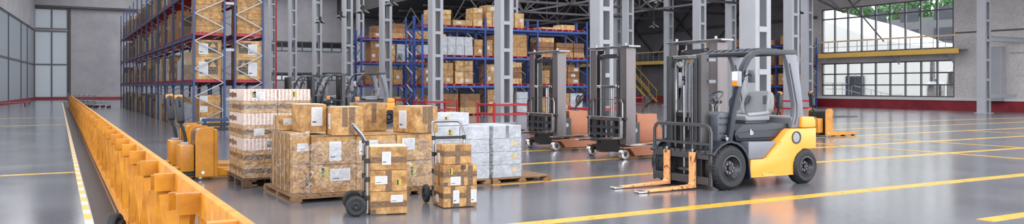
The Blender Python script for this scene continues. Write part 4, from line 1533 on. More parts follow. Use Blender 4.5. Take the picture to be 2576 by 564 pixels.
    # mast: outer and inner channels, cross members, ram, chains
    for s in (-1, 1):
        y = s * .39
        MB().box(-1.1, -.94, y - .02, y + .02, .06, mast_h).box(-1.1, -1.07, y - s * .1 if s > 0 else y, y if s > 0 else y + .1, .06, mast_h).box(-.97, -.94, y - .1 if s > 0 else y, y if s > 0 else y + .1, .06, mast_h).build('outer_mast', M['mast_dark'], t, bevel=.004)
        y = s * .3
        MB().box(-1.08, -.96, y - .03, y + .03, .1, mast_h - .02).box(-1.13, -1.09, y - .035, y + .035, .1, mast_h - .05).build('inner_mast', M['darker'], t, bevel=.004)
        MB().lathe([(0, -.03), (.05, -.03), (.06, -.01), (.06, .01), (.05, .03), (0, .03)], (-1.02, s * .2, mast_h - .14), 'y', 20, close=False).build('chain_pulley', M['steel'], t)
        MB().box(-1.095, -1.08, s * .2 - .016, s * .2 + .016, .55, mast_h - .12).build('lift_chain', M['chrome'], t, smooth=False)
        MB().cyl((-.97, s * .12, .1), (-.97, s * .12, 1.62), .032, 14).build('lift_ram', M['steel'], t)
        MB().tube([(-1.0, s * .05, 1.1), (-1.0, s * .05, mast_h - .16), (-.97, s * .06, mast_h - .09), (-.93, s * .07, mast_h - .16), (-.93, s * .07, .9)], .014, 8).build('hose', M['silver'], t)
    for z in (.25, mast_h - .06):
        MB().box(-1.08, -.98, -.38, .38, z, z + .06).build('mast_crossbar', M['steel'], t, bevel=.008)
    MB().box(-.98, -.92, -.38, .38, 1.1, 1.18).build('mast_crossbar', M['mast_dark'], t, bevel=.008)
    for z in (mast_h - .08, mast_h - .42):
        MB().tube([(-.96, -.42, z), (-.84, -.44, z), (-.8, -.4, z), (-.84, -.3, z), (-.96, -.28, z)], .02, 8, w=.03, h=.05).build('mast_bracket', M['silver'], t)
    # carriage and load backrest
    X = -1.14
    cr = MB().box(X - .02, X + .03, -.62, .64, .47, .6).build('carriage_bar', M['frame_grey'], t, bevel=.006)
    MB().box(X - .02, X + .03, -.62, .64, .08, .2).build('carriage_bar', M['frame_grey'], t, bevel=.006)
    for i in range(9):
        y = -.56 + i * .14
        MB().box(X - .026, X - .018, y - .012, y + .012, .565, .605).build('notch', M['black'], cr, smooth=False)
    for y in (-.3, .3):
        MB().box(X + .0, X + .06, y - .035, y + .035, .1, .75).build('carriage_upright', M['darker'], t, smooth=False)
    hwB = .66
    fr = MB().tube([(X, -hwB, .06), (X, -hwB, .9), (X, -hwB + .03, .965), (X, -hwB + .1, 1.0), (X, hwB - .1, 1.0), (X, hwB - .03, .965), (X, hwB, .9), (X, hwB, .06)], .02, w=.03, h=.055)
    bf = fr.build('backrest_frame', M['frame_grey'], t, bevel=.006)
    MB().box(X - .012, X + .012, -hwB + .02, hwB - .02, .69, .73).build('backrest_rail', M['frame_grey'], t)
    for i in range(5):
        y = -.44 + i * .22
        MB().box(X - .012, X + .012, y - .012, y + .012, .72, .985).build('backrest_bar', M['frame_grey'], t)
    # forks, worn orange, bare at the tips
    for y in (-.31, .29):
        fk = MB().prism([(X - .075, .575), (X - .03, .575), (X - .03, .02), (X - 1.14, .008), (X - 1.16, .02), (X - 1.14, .03), (X - .3, .06), (X - .1, .068), (X - .075, .1)], y - .065, y + .065)
        f_ = fk.build('fork', M['peach'], t, bevel=.006)
        MB().prism([(X - 1.162, .008), (X - 1.165, .02), (X - 1.14, .032), (X - 1.0, .037), (X - 1.0, .0085)], y - .067, y + .067).build('bare_tip', M['chrome'], f_, bevel=.003)
        MB().cyl((X - .05, y, .57), (X - .05, y, .605), .022, 12).cyl((X - .05, y, .6), (X - .05, y, .63), .032, 12).build('fork_pin', M['steel'], f_)
    # wheels
    for s in (-1, 1):
        wheel(t, 'front_wheel', -.81, s * .635, .345, .27, s, .19)
        wheel(t, 'rear_wheel', .9, s * .635, .285, .22, s, .16)
    return t


fl = forklift((9.8, 9.72, 0), 'near orange forklift standing free on the floor, its forks down')
for i, (x, y, l) in enumerate(((11.55, 33.35, 'far peach orange forklift with its rear wheel showing behind the brown cartons'), (11.55, 38.0, 'middle one of the far forklifts, its grey guard showing above the tall stack'), (11.55, 42.4, 'farthest forklift, only its dark guard and mast showing beside the lattice column'))):
    c = copy_tree(fl)
    c.location = (x, y, 0)
    c['label'] = l
    c['group'] = 'far forklifts in a row'

# ---------------------------------------------------------------- reach stackers (nose towards -x)
def stacker(loc, label):
    t = thing('stacker_truck', label, 'stacker', loc, 0, None)
    cop = M['copper']
    for s in (-1, 1):
        y = s * .61
        lg = MB().prism([(-.06, .235), (-.06, .275), (1.55, .31), (1.55, .07), (.24, .07), (.18, .16), (.1, .235)], y - .09, y + .09).build('leg', cop, t, bevel=.01)
        w = MB().lathe([(.05, -.055), (.1, -.06), (.118, -.05), (.12, 0), (.118, .05), (.1, .06), (.05, .055)], (0, y, .12), 'y', 32).build('leg_wheel', M['chrome'], t)
        MB().lathe([(0, -.05), (.045, -.052), (.066, -.04), (.066, .04), (.045, .052), (0, .05)], (0, y, .12), 'y', 24, close=False).build('hub', M['darker'], w)
        # mast channel: wide plate with returns
        ys, yo = s * .44, s * .66
        b = MB()
        b.box(.02, .06, min(ys, yo), max(ys, yo), .33, 2.44)
        b.box(.02, .28, yo - .02, yo + .02, .33, 2.44)
        b.box(.24, .28, min(ys, yo), max(ys, yo), .33, 2.44)
        b.build('mast_channel', M['mast'], t, bevel=.006)
        MB().box(.06, .2, s * .36 - .03, s * .36 + .03, .3, 2.3).build('inner_rail', M['black'], t, smooth=False)
        MB().box(.035, .05, s * .31 - .014, s * .31 + .014, .5, 2.2).build('lift_chain', M['steel'], t, smooth=False)
        MB().cyl((.1, s * .36, 2.3), (.1, s * .28, 2.3), .045, 14).build('pulley', M['steel'], t)
        MB().cyl((.02, s * .38, 1.6), (.02, s * .3, 1.6), .035, 14).build('guide_roller', M['chrome'], t)
        # loop of the finger guard
        MB().tube([(-.06, s * .47, .86), (-.06, s * .47, 1.22), (-.06, s * .5, 1.29), (-.06, s * .58, 1.29), (-.06, s * .62, 1.22), (-.06, s * .62, .86)], .02, 8, w=.028, h=.05).build('guard_loop', M['steel'], t)
    pl = MB().box(-.02, .3, -.82, .72, 2.46, 2.5).build('top_plate', M['steel'], t, bevel=.006)
    for y in (-.55, .55):
        MB().cyl((.1, y, 2.5), (.1, y, 2.56), .03, 12).build('lifting_stud', M['steel'], pl)
    MB().box(.08, .2, -.42, .42, 2.24, 2.33).build('crossbar', M['darker'], t, bevel=.008)
    MB().box(.02, .07, -.4, .4, 1.57, 1.63).build('crossbar', M['steel'], t, bevel=.008)
    MB().cyl((.14, .0, .35), (.14, .0, 1.58), .045, 16).build('lift_ram', M['steel'], t)
    MB().box(-.075, -.055, -.6, .6, 1.31, 1.322).build('guard_rail_bar', M['steel'], t, smooth=False)
    # carriage
    MB().box(-.08, -.02, -.6, .6, .84, .93).build('carriage_bar', M['steel'], t, bevel=.01)
    for s in (-1, 1):
        MB().box(-.1, -.02, s * .58 - .035, s * .58 + .035, .46, .92).build('carriage_side', M['steel'], t, bevel=.008)
        MB().cyl((-.02, s * .66, .89), (-.02, s * .72, .89), .035, 12).build('carriage_roller', M['black'], t)
        fk = MB().prism([(-.1, .5), (-.02, .5), (-.02, .445), (-1.16, .455), (-1.2, .47), (-1.16, .482)], s * .5 - .07, s * .5 + .07).build('fork', M['chrome'], t, bevel=.004)
    for z in (.5, .66):
        MB().box(-.03, .02, -.56, .56, z, z + .06).build('carriage_lattice', M['darker'], t, smooth=False)
    for y in (-.3, -.06, .18, .4):
        MB().box(-.035, .025, y - .03, y + .03, .46, .86).build('carriage_lattice', M['darker'], t, smooth=False)
    MB().box(.06, .34, -.5, .5, .14, .42).build('base_block', M['black'], t, bevel=.01)
    # drive unit
    MB().box(.62, 1.2, -.3, .34, .12, .98).build('housing', cop, t, bevel=.025, seg=2)
    MB().prism([(1.2, .14), (1.38, .2), (1.38, .62), (1.2, .92)], -.28, .32).build('rear_hood', cop, t, bevel=.02)
    bx = MB().box(.34, .61, -.42, -.06, .3, .8).build('control_box', M['darker'], t, bevel=.02)
    MB().cyl((.46, -.42, .62), (.46, -.445, .62), .05, 18).build('lock', M['steel'], bx)
    MB().box(.36, .62, .0, .36, .3, .9).build('battery_box', M['black'], t, bevel=.015)
    MB().tube([(1.3, -.2, .35), (1.55, -.22, .2), (1.56, -.1, .19), (1.4, -.1, .3)], .012, 8).build('foot_bar', M['steel'], t)
    MB().lathe([(0, -.06), (.09, -.06), (.1, 0), (.09, .06), (0, .06)], (1.0, 0, .1), 'y', 24, close=False).build('drive_wheel', M['rubber'], t)
    # tiller arm with its split grip
    ar = MB().tube([(.98, -.02, .97), (1.0, -.02, 1.03), (1.06, -.02, 1.13)], .03, 10).build('tiller_arm', M['black'], t)
    Mt = Matrix.Translation((1.06, -.02, 1.12)) @ Matrix.Rotation(R(24), 4, 'Y')
    hd = MB()
    for s in (-1, 1):
        hd.tube([Mt @ Vector(p) for p in ((0, s * .02, 0), (0, s * .11, .1), (0, s * .15, .2), (0, s * .12, .28), (0, s * .03, .25), (0, s * .03, .1))], .02, 8)
    hd.obox(Mt @ Vector((0, 0, .12)), (.05, .09, .26), (0, R(24), 0))
    hd.build('tiller_head', M['black'], t)
    MB().box(.9, 1.08, -.1, .06, .96, 1.0).build('tiller_boot', M['darker'], t, bevel=.01)
    return t


st = stacker((10.74, 17.28, 0), 'copper stacker truck in the row, beside the white cartons')
for y, l in ((14.52, 'copper stacker truck in the middle of the row of three'), (11.76, 'copper stacker truck half hidden behind the near forklift mast')):
    c = copy_tree(st)
    c.location = (10.74, y, 0)
    c['label'] = l
for o in COL.objects:
    if o.name.startswith('stacker_truck'):
        o['group'] = 'stacker trucks parked in a row'
# ---------------------------------------------------------------- pallet racks
RM = {}


def rack(loc, rotz, bays, depth, levels, height, label, beam_m, post_m, brace_m, face=True, deck=None, group=None, posts_for=None):
    """local: runs along +x from 0, front at y=0, back at y=depth"""
    t = thing('pallet_rack', label, 'rack', loc, rotz, group)
    xs = [0]
    for w in bays:
        xs.append(xs[-1] + w)
    pw = .09
    key = ('post', height, post_m)
    if key not in RM:
        RM[key] = MB().box(-pw / 2, pw / 2, -.035, .035, 0, height).box(-.08, .08, -.07, .07, 0, .012).mesh('post', M[post_m], smooth=False)
    key2 = ('brace', height, depth, brace_m)
    if key2 not in RM:
        b = MB()
        z, s, step = .25, 0, .5
        while z + step < height - .1:
            ya, yb = (.02, depth - .02) if s % 2 == 0 else (depth - .02, .02)
            b.bar((0, ya, z), (0, yb, z + step), .035, .05, (1, 0, 0))
            z += step
            s += 1
        RM[key2] = b.mesh('brace_lattice', M[brace_m], smooth=False)
    for i, x in enumerate(xs):
        for y in (0, depth):
            link('post', RM[key], t, (x, y, 0))
        link('brace_lattice', RM[key2], t, (x, 0, 0))
    for i, w in enumerate(bays):
        for z in levels:
            for y in (-.03, depth + .03):
                k3 = ('beam', round(w, 2), beam_m)
                if k3 not in RM:
                    RM[k3] = MB().box(pw / 2, w - pw / 2, -.025, .025, -.12, 0).box(pw / 2 - .0, pw / 2 + .03, -.03, .03, -.17, .04).box(w - pw / 2 - .03, w - pw / 2, -.03, .03, -.17, .04).mesh('beam', M[beam_m], smooth=False)
                link('beam', RM[k3], t, (xs[i], y, z))
    return t, xs


def red_pallet_mesh(w, d):
    k = ('redp', round(w, 2), round(d, 2))
    if k not in RM:
        b = MB()
        h = .1
        n = 7
        for i in range(n):
            y = -d / 2 + d * i / n
            b.box(-w / 2, w / 2, y + .01, y + d / n - .01, h - .03, h)
        for x in (-w / 2 + .08, 0, w / 2 - .08):
            b.box(x - .07, x + .07, -d / 2, d / 2, 0, h - .03)
        RM[k] = b.mesh('red_pallet', M['red'], smooth=False)
    return RM[k]


NC = [0]


def rack_pallet(Mx, rot, x, w, y, d, z, label, group='red pallets on the racks'):
    p = Mx @ Vector((x + w / 2, y + d / 2, z))
    o = link('red_pallet', red_pallet_mesh(w, d), None, p, rot)
    return tag(o, label, 'pallet', group)


def rack_carton(Mx, rot, x, w, y, d, z, h, m, label, group, deco=(), jitter=0):
    p = Mx @ Vector((x + w / 2, y + d / 2, z))
    o = link('carton', carton_mesh(w - .012, d, h - .006, m), None, p, rot + jitter)
    tag(o, label, 'carton', group)
    dim = (round(w - .012, 3), round(d, 3), round(h - .006, 3))
    for dd in deco:
        nm = {'label': 'shipping_label', 'tape': 'tape', 'strap': 'strap', 'print': 'care_print'}[dd[0]]
        mt = {'label': 'label', 'tape': 'tape', 'strap': 'strap', 'print': 'greyprint'}[dd[0]]
        decal(o, dim, dd[1], nm, mt, *dd[2:6])
    NC[0] += 1
    return o


SHELF = {0: 'floor level', 1: 'lowest shelf', 2: 'middle shelf', 3: 'top shelf'}


def load(Mx, rot, x0, depth, z, lv, bay, where, stacks, group, front=.06, dmax=.95):
    """stacks: (offset, columns, width, [layer heights], kind, seam) ; names count columns along the bay and layers upward"""
    col = 0
    for st in stacks:
        off, nc, w, hs, kind = st[:5]
        zb = z
        for c in range(nc):
            zz = zb
            for l, h in enumerate(hs):
                if kind == 'w':
                    m = 'card_white'
                elif kind == 'p':
                    m = 'kraft_pale'
                elif kind == 'c':
                    m = 'kraft_cream'
                elif kind == 'g':
                    m = 'kraft_grey'
                elif kind == 'd':
                    m = 'kraft_dark'
                else:
                    m = 'kraft'
                dim_w = w - .012
                deco = []
                if kind == 's':
                    m = 'kraft_dark' if (l + c) % 3 else 'kraft_pale'
                    for u in (.22, .78):
                        deco.append(('strap', '-y', u, .5, .03, h - .02))
                elif random.random() < .55:
                    deco.append(('label', '-y', random.choice((.3, .5, .7)), .5, min(.28, dim_w * .35), min(.2, h * .45)))
                elif random.random() < .5 and kind != 'w':
                    deco.append(('tape', '-y', .5, .5, .07, h - .01))
                look = {'w': 'white', 'p': 'pale brown', 'c': 'cream', 'g': 'grey brown', 'd': 'dark brown', 's': 'strapped brown'}.get(kind, 'brown')
                shape = 'flat ' if h < w * .34 else ('tall ' if h > w * 1.15 else '')
                rack_carton(Mx, rot, x0 + off + c * w + random.uniform(-.008, .0), w - .01, front + random.uniform(0, .06), min(dmax, depth - .1), zz, h, m,
                            f'{shape}{look} carton, {ORD[l + 1]} up, {ORD[col + 1]} stack, {SHELF[lv]}, {bay}, {where}', group, deco)
                zz += h
            col += 1


def pallets_for(Mx, rot, xa, xb, depth, z, lv, bay, where, n):
    w = (xb - xa) / n
    for i in range(n):
        rack_pallet(Mx, rot, xa + i * w + .02, w - .04, .02, depth - .04, z, f'red pallet, {ORD[i + 1]} along, {SHELF[lv]}, {bay}, {where}')


# ---- long blue rack in the middle
LV = [1.66, 3.24, 4.88]
L0 = Vector((16.97, 39.5, 0))
DR = 1.1
bays = [3.8, 3.45, 3.5]
rk, xs = rack(L0, 0, bays, DR, LV, 5.5, 'long blue pallet rack full of cartons, across the middle of the hall', 'blue', 'post_blue', 'blue')
rack((16.97, 40.75, 0), 0, bays, DR, LV, 5.5, 'second blue pallet rack standing back to back behind the long blue rack', 'blue', 'post_blue', 'galv')
Mr = Matrix.Translation(L0)
W1 = 'long blue rack'
PH = .1
BN = ['left bay', 'middle bay', 'right bay']
for i in range(3):
    for lv in range(4):
        pallets_for(Mr, 0, xs[i] + .08, xs[i + 1] - .08, DR, 0 if lv == 0 else LV[lv - 1], lv, BN[i], W1, 3)
S = {
    (0, 3): [(.5, 1, 1.25, [.3, .27, .26], 'p'), (1.85, 1, 1.2, [.3], 'p'), (3.1, 1, .6, [.36, .36, .3], 'p')],
    (0, 2): [(.1, 2, .42, [.52], 'w'), (1.0, 4, .52, [.52, .5], 'w'), (3.15, 1, .55, [.5, .4], 'k')],
    (0, 1): [(.1, 1, .5, [.45, .4], 'd'), (.65, 2, .62, [.42, .36, .36], 'k'), (2.0, 2, .55, [.36, .34, .3, .28], 'p')],
    (0, 0): [(.3, 1, .6, [.5, .5], 'd'), (1.0, 1, 1.2, [.38, .36, .36], 's'), (2.3, 1, 1.25, [.38, .36, .36], 's')],
    (1, 3): [(.0 + .15, 1, .75, [.4, .42, .4], 'p'), (1.35, 1, .6, [.85], 'p'), (2.0, 1, .62, [.85], 'p')],
    (1, 2): [(.15, 1, .4, [.9], 'k'), (.6, 1, .9, [.42, .4, .36], 'k'), (1.6, 1, 1.2, [.55, .7], 'k')],
    (1, 1): [(.15, 1, .55, [.6, .5], 'k'), (1.0, 1, .5, [.5, .5], 'k'), (1.65, 1, .8, [.32, .32, .3, .3], 's')],
    (1, 0): [(.2, 1, .8, [.36, .34, .34, .3], 'k'), (1.1, 1, .8, [.36, .34, .34, .3], 's'), (2.1, 1, .75, [.4, .4, .4], 'w')],
    (2, 3): [(.4, 1, 1.3, [.12], 'p'), (1.4 + .35, 1, .95, [.3], 'p')],
    (2, 2): [(.1, 1, 1.1, [.3, .28, .28, .28], 's'), (1.35, 1, 1.2, [.3, .28, .28], 's'), (2.6, 1, .75, [.3, .28, .28], 's')],
    (2, 1): [(1.1, 2, .5, [.5, .5], 'k'), (2.15, 1, .85, [.34, .34, .34], 'd'), (.1, 1, .8, [.4, .4], 'k')],
    (2, 0): [(1.2, 2, .55, [.6, .5], 'k'), (2.35, 1, .9, [.5, .6], 'w'), (.1, 1, .9, [.45, .45], 'k')],
}
for (i, lv), stacks in S.items():
    load(Mr, 0, xs[i], DR, PH + (0 if lv == 0 else LV[lv - 1]), lv, BN[i], W1, stacks, 'cartons on the long blue rack')

# ---- the farther blue rack
L1 = Vector((17.85, 52.0, 0))
b2 = [3.6, 3.6]
rack(L1, 0, b2, DR, LV, 5.5, 'far blue pallet rack behind the far forklifts', 'blue', 'post_blue', 'galv')
rack((17.85, 53.3, 0), 0, b2, DR, LV, 5.5, 'blue pallet rack back to back behind the far blue rack', 'blue', 'post_blue', 'galv')
Mr = Matrix.Translation(L1)
W2 = 'far blue rack'
S2 = {
    (0, 3): [(.9, 1, 1.0, [.4, .4], 'd'), (2.0, 1, 1.4, [.34, .34, .34], 's')],
    (0, 2): [(.7, 1, .7, [.8, .6], 'd'), (1.6, 1, .9, [.42, .4, .4], 'p'), (2.6, 1, .9, [.42, .4, .4], 'w')],
    (0, 1): [(.3, 1, 1.1, [.55, .4], 'd'), (1.7, 2, .65, [1.0], 'k')],
    (0, 0): [(.4, 1, 1.0, [.5, .4], 'd'), (1.7, 1, 1.2, [.5, .4], 'p')],
    (1, 3): [(.2, 1, 1.2, [.36, .36], 'p'), (1.6, 1, 1.2, [.4], 'p')],
    (1, 2): [(.1, 1, 1.0, [.4, .4, .4], 'k'), (1.3, 1, .7, [.6, .5], 'd')],
    (1, 1): [(.1, 2, .62, [1.0], 'k'), (1.5, 1, 1.0, [.9], 'd')],
    (1, 0): [(.2, 1, 1.0, [.5, .5], 'd'), (1.4, 2, .6, [.8], 'k')],
}
x2 = [0, 3.6, 7.2]
for i in range(2):
    for lv in range(1, 4):
        pallets_for(Mr, 0, x2[i] + .08, x2[i + 1] - .08, DR, LV[lv - 1], lv, BN[i], W2, 3)
for (i, lv), stacks in S2.items():
    load(Mr, 0, x2[i], DR, (PH if lv else 0) + (0 if lv == 0 else LV[lv - 1]), lv, BN[i], W2, stacks, 'cartons on the far blue rack')
# grey board with a letter hung on the shelf
sg = thing('rack_sign', 'small grey board with the letter A on the far blue rack', 'sign', (20.55, 51.9, 3.3))
MB().box(-.22, .22, -.02, .0, 0, .62).build('board', M['signgrey'], sg, bevel=.01)
fc = bpy.data.curves.new('letter', 'FONT')
fc.body = 'A'
fc.size = .5
fc.extrude = .004
fc.align_x = 'CENTER'
fo = bpy.data.objects.new('letter', fc)
COL.objects.link(fo)
fo.parent = sg
fo.location = (0, -.03, .14)
fo.rotation_euler = (R(90), 0, 0)
fc.materials.append(M['black'])
bpy.context.view_layer.update()
me = bpy.data.meshes.new_from_object(fo.evaluated_get(bpy.context.evaluated_depsgraph_get()))
lo = link('letter', me, sg, fo.location.copy())
lo.rotation_euler = fo.rotation_euler
bpy.data.objects.remove(fo)
lo.name = 'letter'

# ---- rack along the window wall
L2 = Vector((50.25, 54.2, 0))
Mr = Matrix.Translation(L2) @ Matrix.Rotation(R(-90), 4, 'Z')
b3 = [3.0, 3.0, 3.0, 3.0]
rack(L2, R(-90), b3, 1.15, LV, 5.4, 'blue pallet rack against the window wall, behind the near forklift roof', 'blue', 'post_blue', 'galv')
W3 = 'window wall rack'
S3 = {}
for i in range(4):
    S3[(i, 3)] = [(.3, 1, 1.3, [.24, .24, .22], 'p')] if i in (0, 1) else [(.4, 1, 1.1, [.4, .3], 'k'), (1.6, 1, 1.1, [.4], 'k')]
    S3[(i, 2)] = [(.2, 1, 1.2, [.8], 'w'), (1.5, 1, 1.2, [.7], 'k')] if i == 0 else [(.2, 1, 1.3, [.8], 'k'), (1.6, 1, 1.2, [.8], 'd')]
    S3[(i, 1)] = [(.2, 1, 1.0, [.9], 'k'), (1.4, 1, 1.2, [.4, .4], 'p')]
    S3[(i, 0)] = [(.2, 1, 1.2, [1.0], 'k'), (1.6, 1, 1.2, [.9], 'p')]
BN4 = ['farthest bay', 'third nearest bay', 'second nearest bay', 'nearest bay']
for i in range(4):
    for lv in range(1, 4):
        pallets_for(Mr, R(-90), i * 3. + .08, i * 3. + 2.92, 1.15, LV[lv - 1], lv, BN4[i], W3, 2)
for (i, lv), stacks in S3.items():
    load(Mr, R(-90), i * 3., 1.15, (PH if lv else 0) + (0 if lv == 0 else LV[lv - 1]), lv, BN4[i], W3, stacks, 'cartons on the window wall rack')

# ---- tall aisle rack: runs away along the barrier
LA = [1.76, 3.46, 5.16]
NB = 13
BW = 38.4 / NB
Yn = 30.4
# local x runs along -Y when turned by -90 degrees, so start at the far end; front faces -X
L3 = Vector((4.2, Yn + 38.4, 0))
rack(L3, R(-90), [BW] * NB, 1.05, LA, 7.1, 'tall pallet rack of dark blue posts running away beside the aisle', 'navy', 'post', 'galv')
rack((5.62, Yn + BW * 3, 0), R(-90), [BW] * 3, 1.0, LA, 7.1, 'second tall rack back to back with the aisle rack, at its near end', 'navy', 'post', 'galv')
Mr = Matrix.Translation(L3) @ Matrix.Rotation(R(-90), 4, 'Z')
M4 = Matrix.Translation((5.62, Yn + BW * 3, 0)) @ Matrix.Rotation(R(-90), 4, 'Z')
W4 = 'tall aisle rack'
random.seed(21)
MASS = MB()
for i in range(NB):
    q = NB - 1 - i                 # bay number from the near end
    bn = 'nearest bay' if q == 0 else ORD[q + 1] + ' nearest bay'
    for lv in range(4):
        z = 0 if lv == 0 else LA[lv - 1]
        if lv:
            pallets_for(Mr, R(-90), i * BW + .06, (i + 1) * BW - .06, 1.05, z, lv, bn, W4, 1 if q > 4 else 2)
        if q == 0 or NC[0] > 1e9:
            continue
        if q >= 5:
            zb = z + (PH if lv else 0) + .005
            xx = .12
            while xx < BW - .5:
                ww, hh = min(random.uniform(.35, .8), BW - .12 - xx), random.uniform(.5, 1.25)
                p = Mr @ Vector((i * BW + xx, .1, zb))
                mi = random.randrange(4)
                MASS.box(p.x, p.x + .85, p.y - ww, p.y, zb, zb + hh, mi)
                xx += ww + random.uniform(.02, .15)
            continue
        zz = z + (PH if lv else 0)
        st = []
        x = .1
        if q < 4:
            ws = [random.uniform(.4, .62) for _ in range(4)]
        elif q < 8:
            ws = [random.uniform(.5, .9) for _ in range(3)]
        else:
            ws = [random.uniform(.9, 1.2) for _ in range(2)]
        for w in ws:
            kind = random.choice('kdcgpwgd')
            tot = random.uniform(.7, 1.25) if lv < 3 else random.uniform(.8, 1.6)
            hs = [tot] if (random.random() < .6 or q > 3) else [tot * .5, tot * .45]
            if x + w > BW - .1:
                break
            st.append((x, 1, w, hs, kind))
            x += w + random.uniform(.03, .2)
        load(Mr, R(-90), i * BW, 1.05, zz, lv, bn, W4, st, 'cartons on the tall aisle rack', .03, .9)
mo = MASS.build('distant_cartons', [M['kraft_dark'], M['kraft_cream'], M['kraft_grey'], M['kraft_pale']], None, smooth=False)
tag(mo, 'many distant cartons filling the far bays of the tall aisle rack', 'cartons', None, 'stuff')
# near end of the two racks: big cartons whose ends face the open floor
random.seed(3)
for r_, (x0, nm) in enumerate(((4.27, 'aisle row'), (5.67, 'inner row'))):
    w = .9
    # level 1
    for lv, z, hs in ((1, LA[0] + PH, (.82, .62)), (2, LA[1] + PH, (.24, .26, .26, .26, .24)), (0, .12, (.42, .4, .36))):
        zc = z
        for l, h in enumerate(hs):
            yd = .95 if lv == 1 else 1.1
            x1 = x0 + (random.uniform(.0, .06) if lv != 1 else 0)
            ww = w if lv == 1 else w - random.uniform(.0, .14)
            if lv == 2:
                ww = w
            if lv == 0:
                ww = .74
                x1 = x0 + .12
            dc = {1: [('print', '-y', .6 if r_ == 0 else .36, .56, .46, h * .66), ('label', '-y', .3 if r_ == 0 else .66, .47, .32, h * .62), ('tape', '-x', .5, .06)], 2: [], 0: [('label', '-y', .22, .62, .26, .2)]}[lv]
            kind = {1: 'big brown carton with grey print', 2: 'flat brown carton', 0: 'brown carton with a white label'}[lv]
            cc = carton(x1, x1 + ww, Yn + .1, Yn + .1 + yd, zc, zc + h - .004, f'{kind}, {ORD[l + 1]} up, {SHELF[lv]}, {nm} of rack end',
                   'cartons at the near end of the tall racks', 'kraft_pale' if lv == 1 else 'kraft', dc)
            if lv == 1:
                # pale triangle left open in the grey print
                uu = (.66 if r_ == 0 else .3) - .5
                MB().prism([(uu * ww - .13, h * .56), (uu * ww + .13, h * .56), (uu * ww, h * .84)], -yd / 2 - .0036, -yd / 2 - .0005).build('print_triangle', M['kraft_pale'], cc, smooth=False)
            zc += h
        if lv == 1:
            pass
    if lv is not None and r_ == 1:
        for lv in (1, 2, 3):
            for i in range(3):
                pallets_for(M4, R(-90), i * BW + .06, (i + 1) * BW - .06, 1.0, LA[lv - 1], lv, f'{ORD[3 - i]} bay', 'inner tall rack', 1)
# spacer between the two rows and the blue kerb rails at floor level
for z in (1.1, 2.9, 4.6):
    o = MB().box(5.29, 5.58, Yn - .03, Yn + .03, z, z + .09).build('row_spacer', M['galv'], None, smooth=False)
    tag(o, {1.1: 'short galvanised spacer low between the two tall racks', 2.9: 'short galvanised spacer at mid height between the two tall racks', 4.6: 'short galvanised spacer high between the two tall racks'}[z], 'spacer')
t = thing('floor_rail', 'dark blue guide rail on the floor behind the yellow pallet trucks', 'rail', (3.2, 28.5, 0))
for z in (.1, .26, .42):
    MB().box(1.0, 4.6, -.05, .05, z, z + .1).build('rail_tube', M['navy' if z > .4 else 'black'], t, bevel=.01)
for x in (1.1, 2.8, 4.5):
    MB().box(x - .05, x + .05, -.03, .03, 0, .5).build('rail_post', M['navy'], t, smooth=False)

# ---------------------------------------------------------------- nested trolleys beyond the rack


def trolley(x, y, label):
    t = thing('trolley', label, 'trolley', (x, y, 0), R(-18), 'trolleys parked at the far end of the aisle')
    b = MB()
    b.tube([(-.55, -.3, .22), (.55, -.3, .22), (.55, .3, .22), (-.55, .3, .22)], .025, 6, close=True)
    b.tube([(-.5, -.28, .5), (.5, -.28, .44), (.5, .28, .44), (-.5, .28, .5)], .02, 6, close=True)
    b.build('frame', M['steel'], t)
    MB().tube([(-.55, -.28, .22), (-.6, -.28, .95), (-.62, 0, 1.0), (-.6, .28, .95), (-.55, .28, .22)], .022, 8).build('handle', M['steel'], t)
    for k in range(5):
        MB().cyl((-.45 + k * .22, -.28, .22), (-.45 + k * .22, -.28, .5), .012, 6).build('bar', M['steel'], t)
    for sx in (-1, 1):
        for sy in (-1, 1):
            MB().lathe([(0, -.02), (.07, -.02), (.08, 0), (.07, .02), (0, .02)], (sx * .45, sy * .27, .08), 'y', 14, close=False).build('castor', M['black'], t)
            MB().cyl((sx * .45, sy * .27, .1), (sx * .45, sy * .27, .22), .015, 6).build('stem', M['steel'], t)


for k in range(6):
    trolley(1.3 + k * .3, 76.5 - k * 2.0, f'steel trolley parked at the far end beside the tall rack, {ORD[k + 1]} from the barrier end')
t = thing('low_rail', 'low dark red rail on the floor before the glazed wall', 'rail', (-3.4, 78, 0))
MB().tube([(-1.6, -10, .3), (1.0, -2, .3), (1.1, 6, .3)], .06, 8).build('rail_tube', M['red_dark'], t)
for p in ((-1.6, -10), (1.0, -2), (1.1, 6)):
    MB().cyl((p[0], p[1], 0), (p[0], p[1], .3), .05, 10).build('post', M['red_dark'], t)

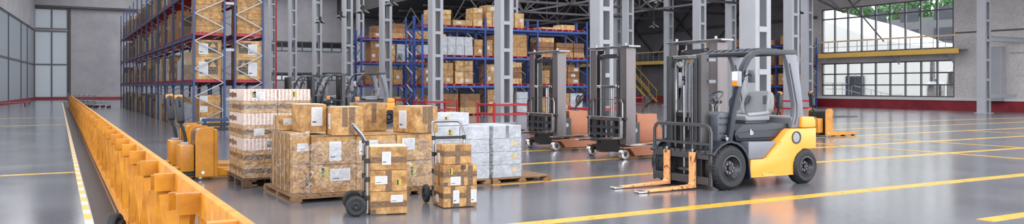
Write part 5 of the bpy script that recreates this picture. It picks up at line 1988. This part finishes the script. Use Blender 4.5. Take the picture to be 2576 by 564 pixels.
# ---------------------------------------------------------------- walkway along the window wall
def catwalk(y0, y1, label):
    t = thing('catwalk', label, 'walkway', (XR, y0, 3.8))
    L = y1 - y0
    MB().box(-1.15, -1.08, 0, L, 0, .34).build('edge_beam', M['catyellow'], t, bevel=.01)
    MB().box(-1.08, -.02, 0, L, .26, .32).build('deck', M['column'], t, smooth=False)
    n = int(L // .82)
    for i in range(n + 1):
        y = .06 + i * (L - .12) / n
        MB().cyl((-1.1, y, .34), (-1.1, y, 1.2), .022, 8).build('post', M['galv'], t)
    MB().tube([(-1.1, 0, 1.22), (-1.1, L, 1.22)], .035, w=.06, h=.1).build('hand_rail', M['pale_rail'], t)
    MB().tube([(-1.1, .05, .78), (-1.1, L - .05, .78)], .016, 6).build('mid_rail', M['galv'], t)
    for y in [1.0 + k * 4 for k in range(int(L // 4))]:
        MB().prism([(-.02, -.62), (-.02, .25), (-1.0, .25)], y - .04, y + .04).build('bracket', M['column'], t, smooth=False)


catwalk(30.9, 42.0, 'yellow edged walkway with a pale handrail under the upper windows')
catwalk(56, 84, 'far yellow edged walkway along the dark wall behind the third stacker')
# stair down from it
t = thing('steel_stair', 'yellow steel stair slanting down from the far walkway', 'stair', (50.75, 66, 0))
for x in (-.45, .45):
    MB().bar((x, 0, 3.8), (x, -5, .1), .06, .24, (1, 0, 0)).build('stringer', M['catyellow'], t, smooth=False)
    MB().tube([(x, 0, 4.9), (x, -5, 1.2)], .04, 8).build('hand_rail', M['catyellow'], t)
    for k in range(5):
        MB().cyl((x, -.1 - k * 1.2, 3.7 - k * .888), (x, -.1 - k * 1.2, 4.8 - k * .888), .025, 8).build('post', M['catyellow'], t)
for k in range(16):
    MB().box(-.45, .45, -.2 - k * .31, .08 - k * .31, 3.6 - k * .23, 3.64 - k * .23).build('tread', M['darker'], t, smooth=False)

# ---------------------------------------------------------------- light
w = bpy.data.worlds.new('sky')
bpy.context.scene.world = w
w.use_nodes = True
bg = w.node_tree.nodes['Background']
bg.inputs[0].default_value = (.97, .98, 1, 1)
bg.inputs[1].default_value = WORLD
sc = bpy.context.scene
sc.view_settings.view_transform = 'Standard'
sc.view_settings.look = 'None'
sc.view_settings.gamma = 1
sc.view_settings.use_curve_mapping = False
sc.view_settings.exposure = EXPO
sc.cycles.max_bounces = 8
sc.cycles.diffuse_bounces = 4
sc.cycles.glossy_bounces = 4
sc.cycles.transparent_max_bounces = 16
sc.cycles.transmission_bounces = 4
sc.cycles.caustics_reflective = False
sc.cycles.caustics_refractive = False
sc.cycles.sample_clamp_indirect = 6
sc.cycles.use_denoising = True
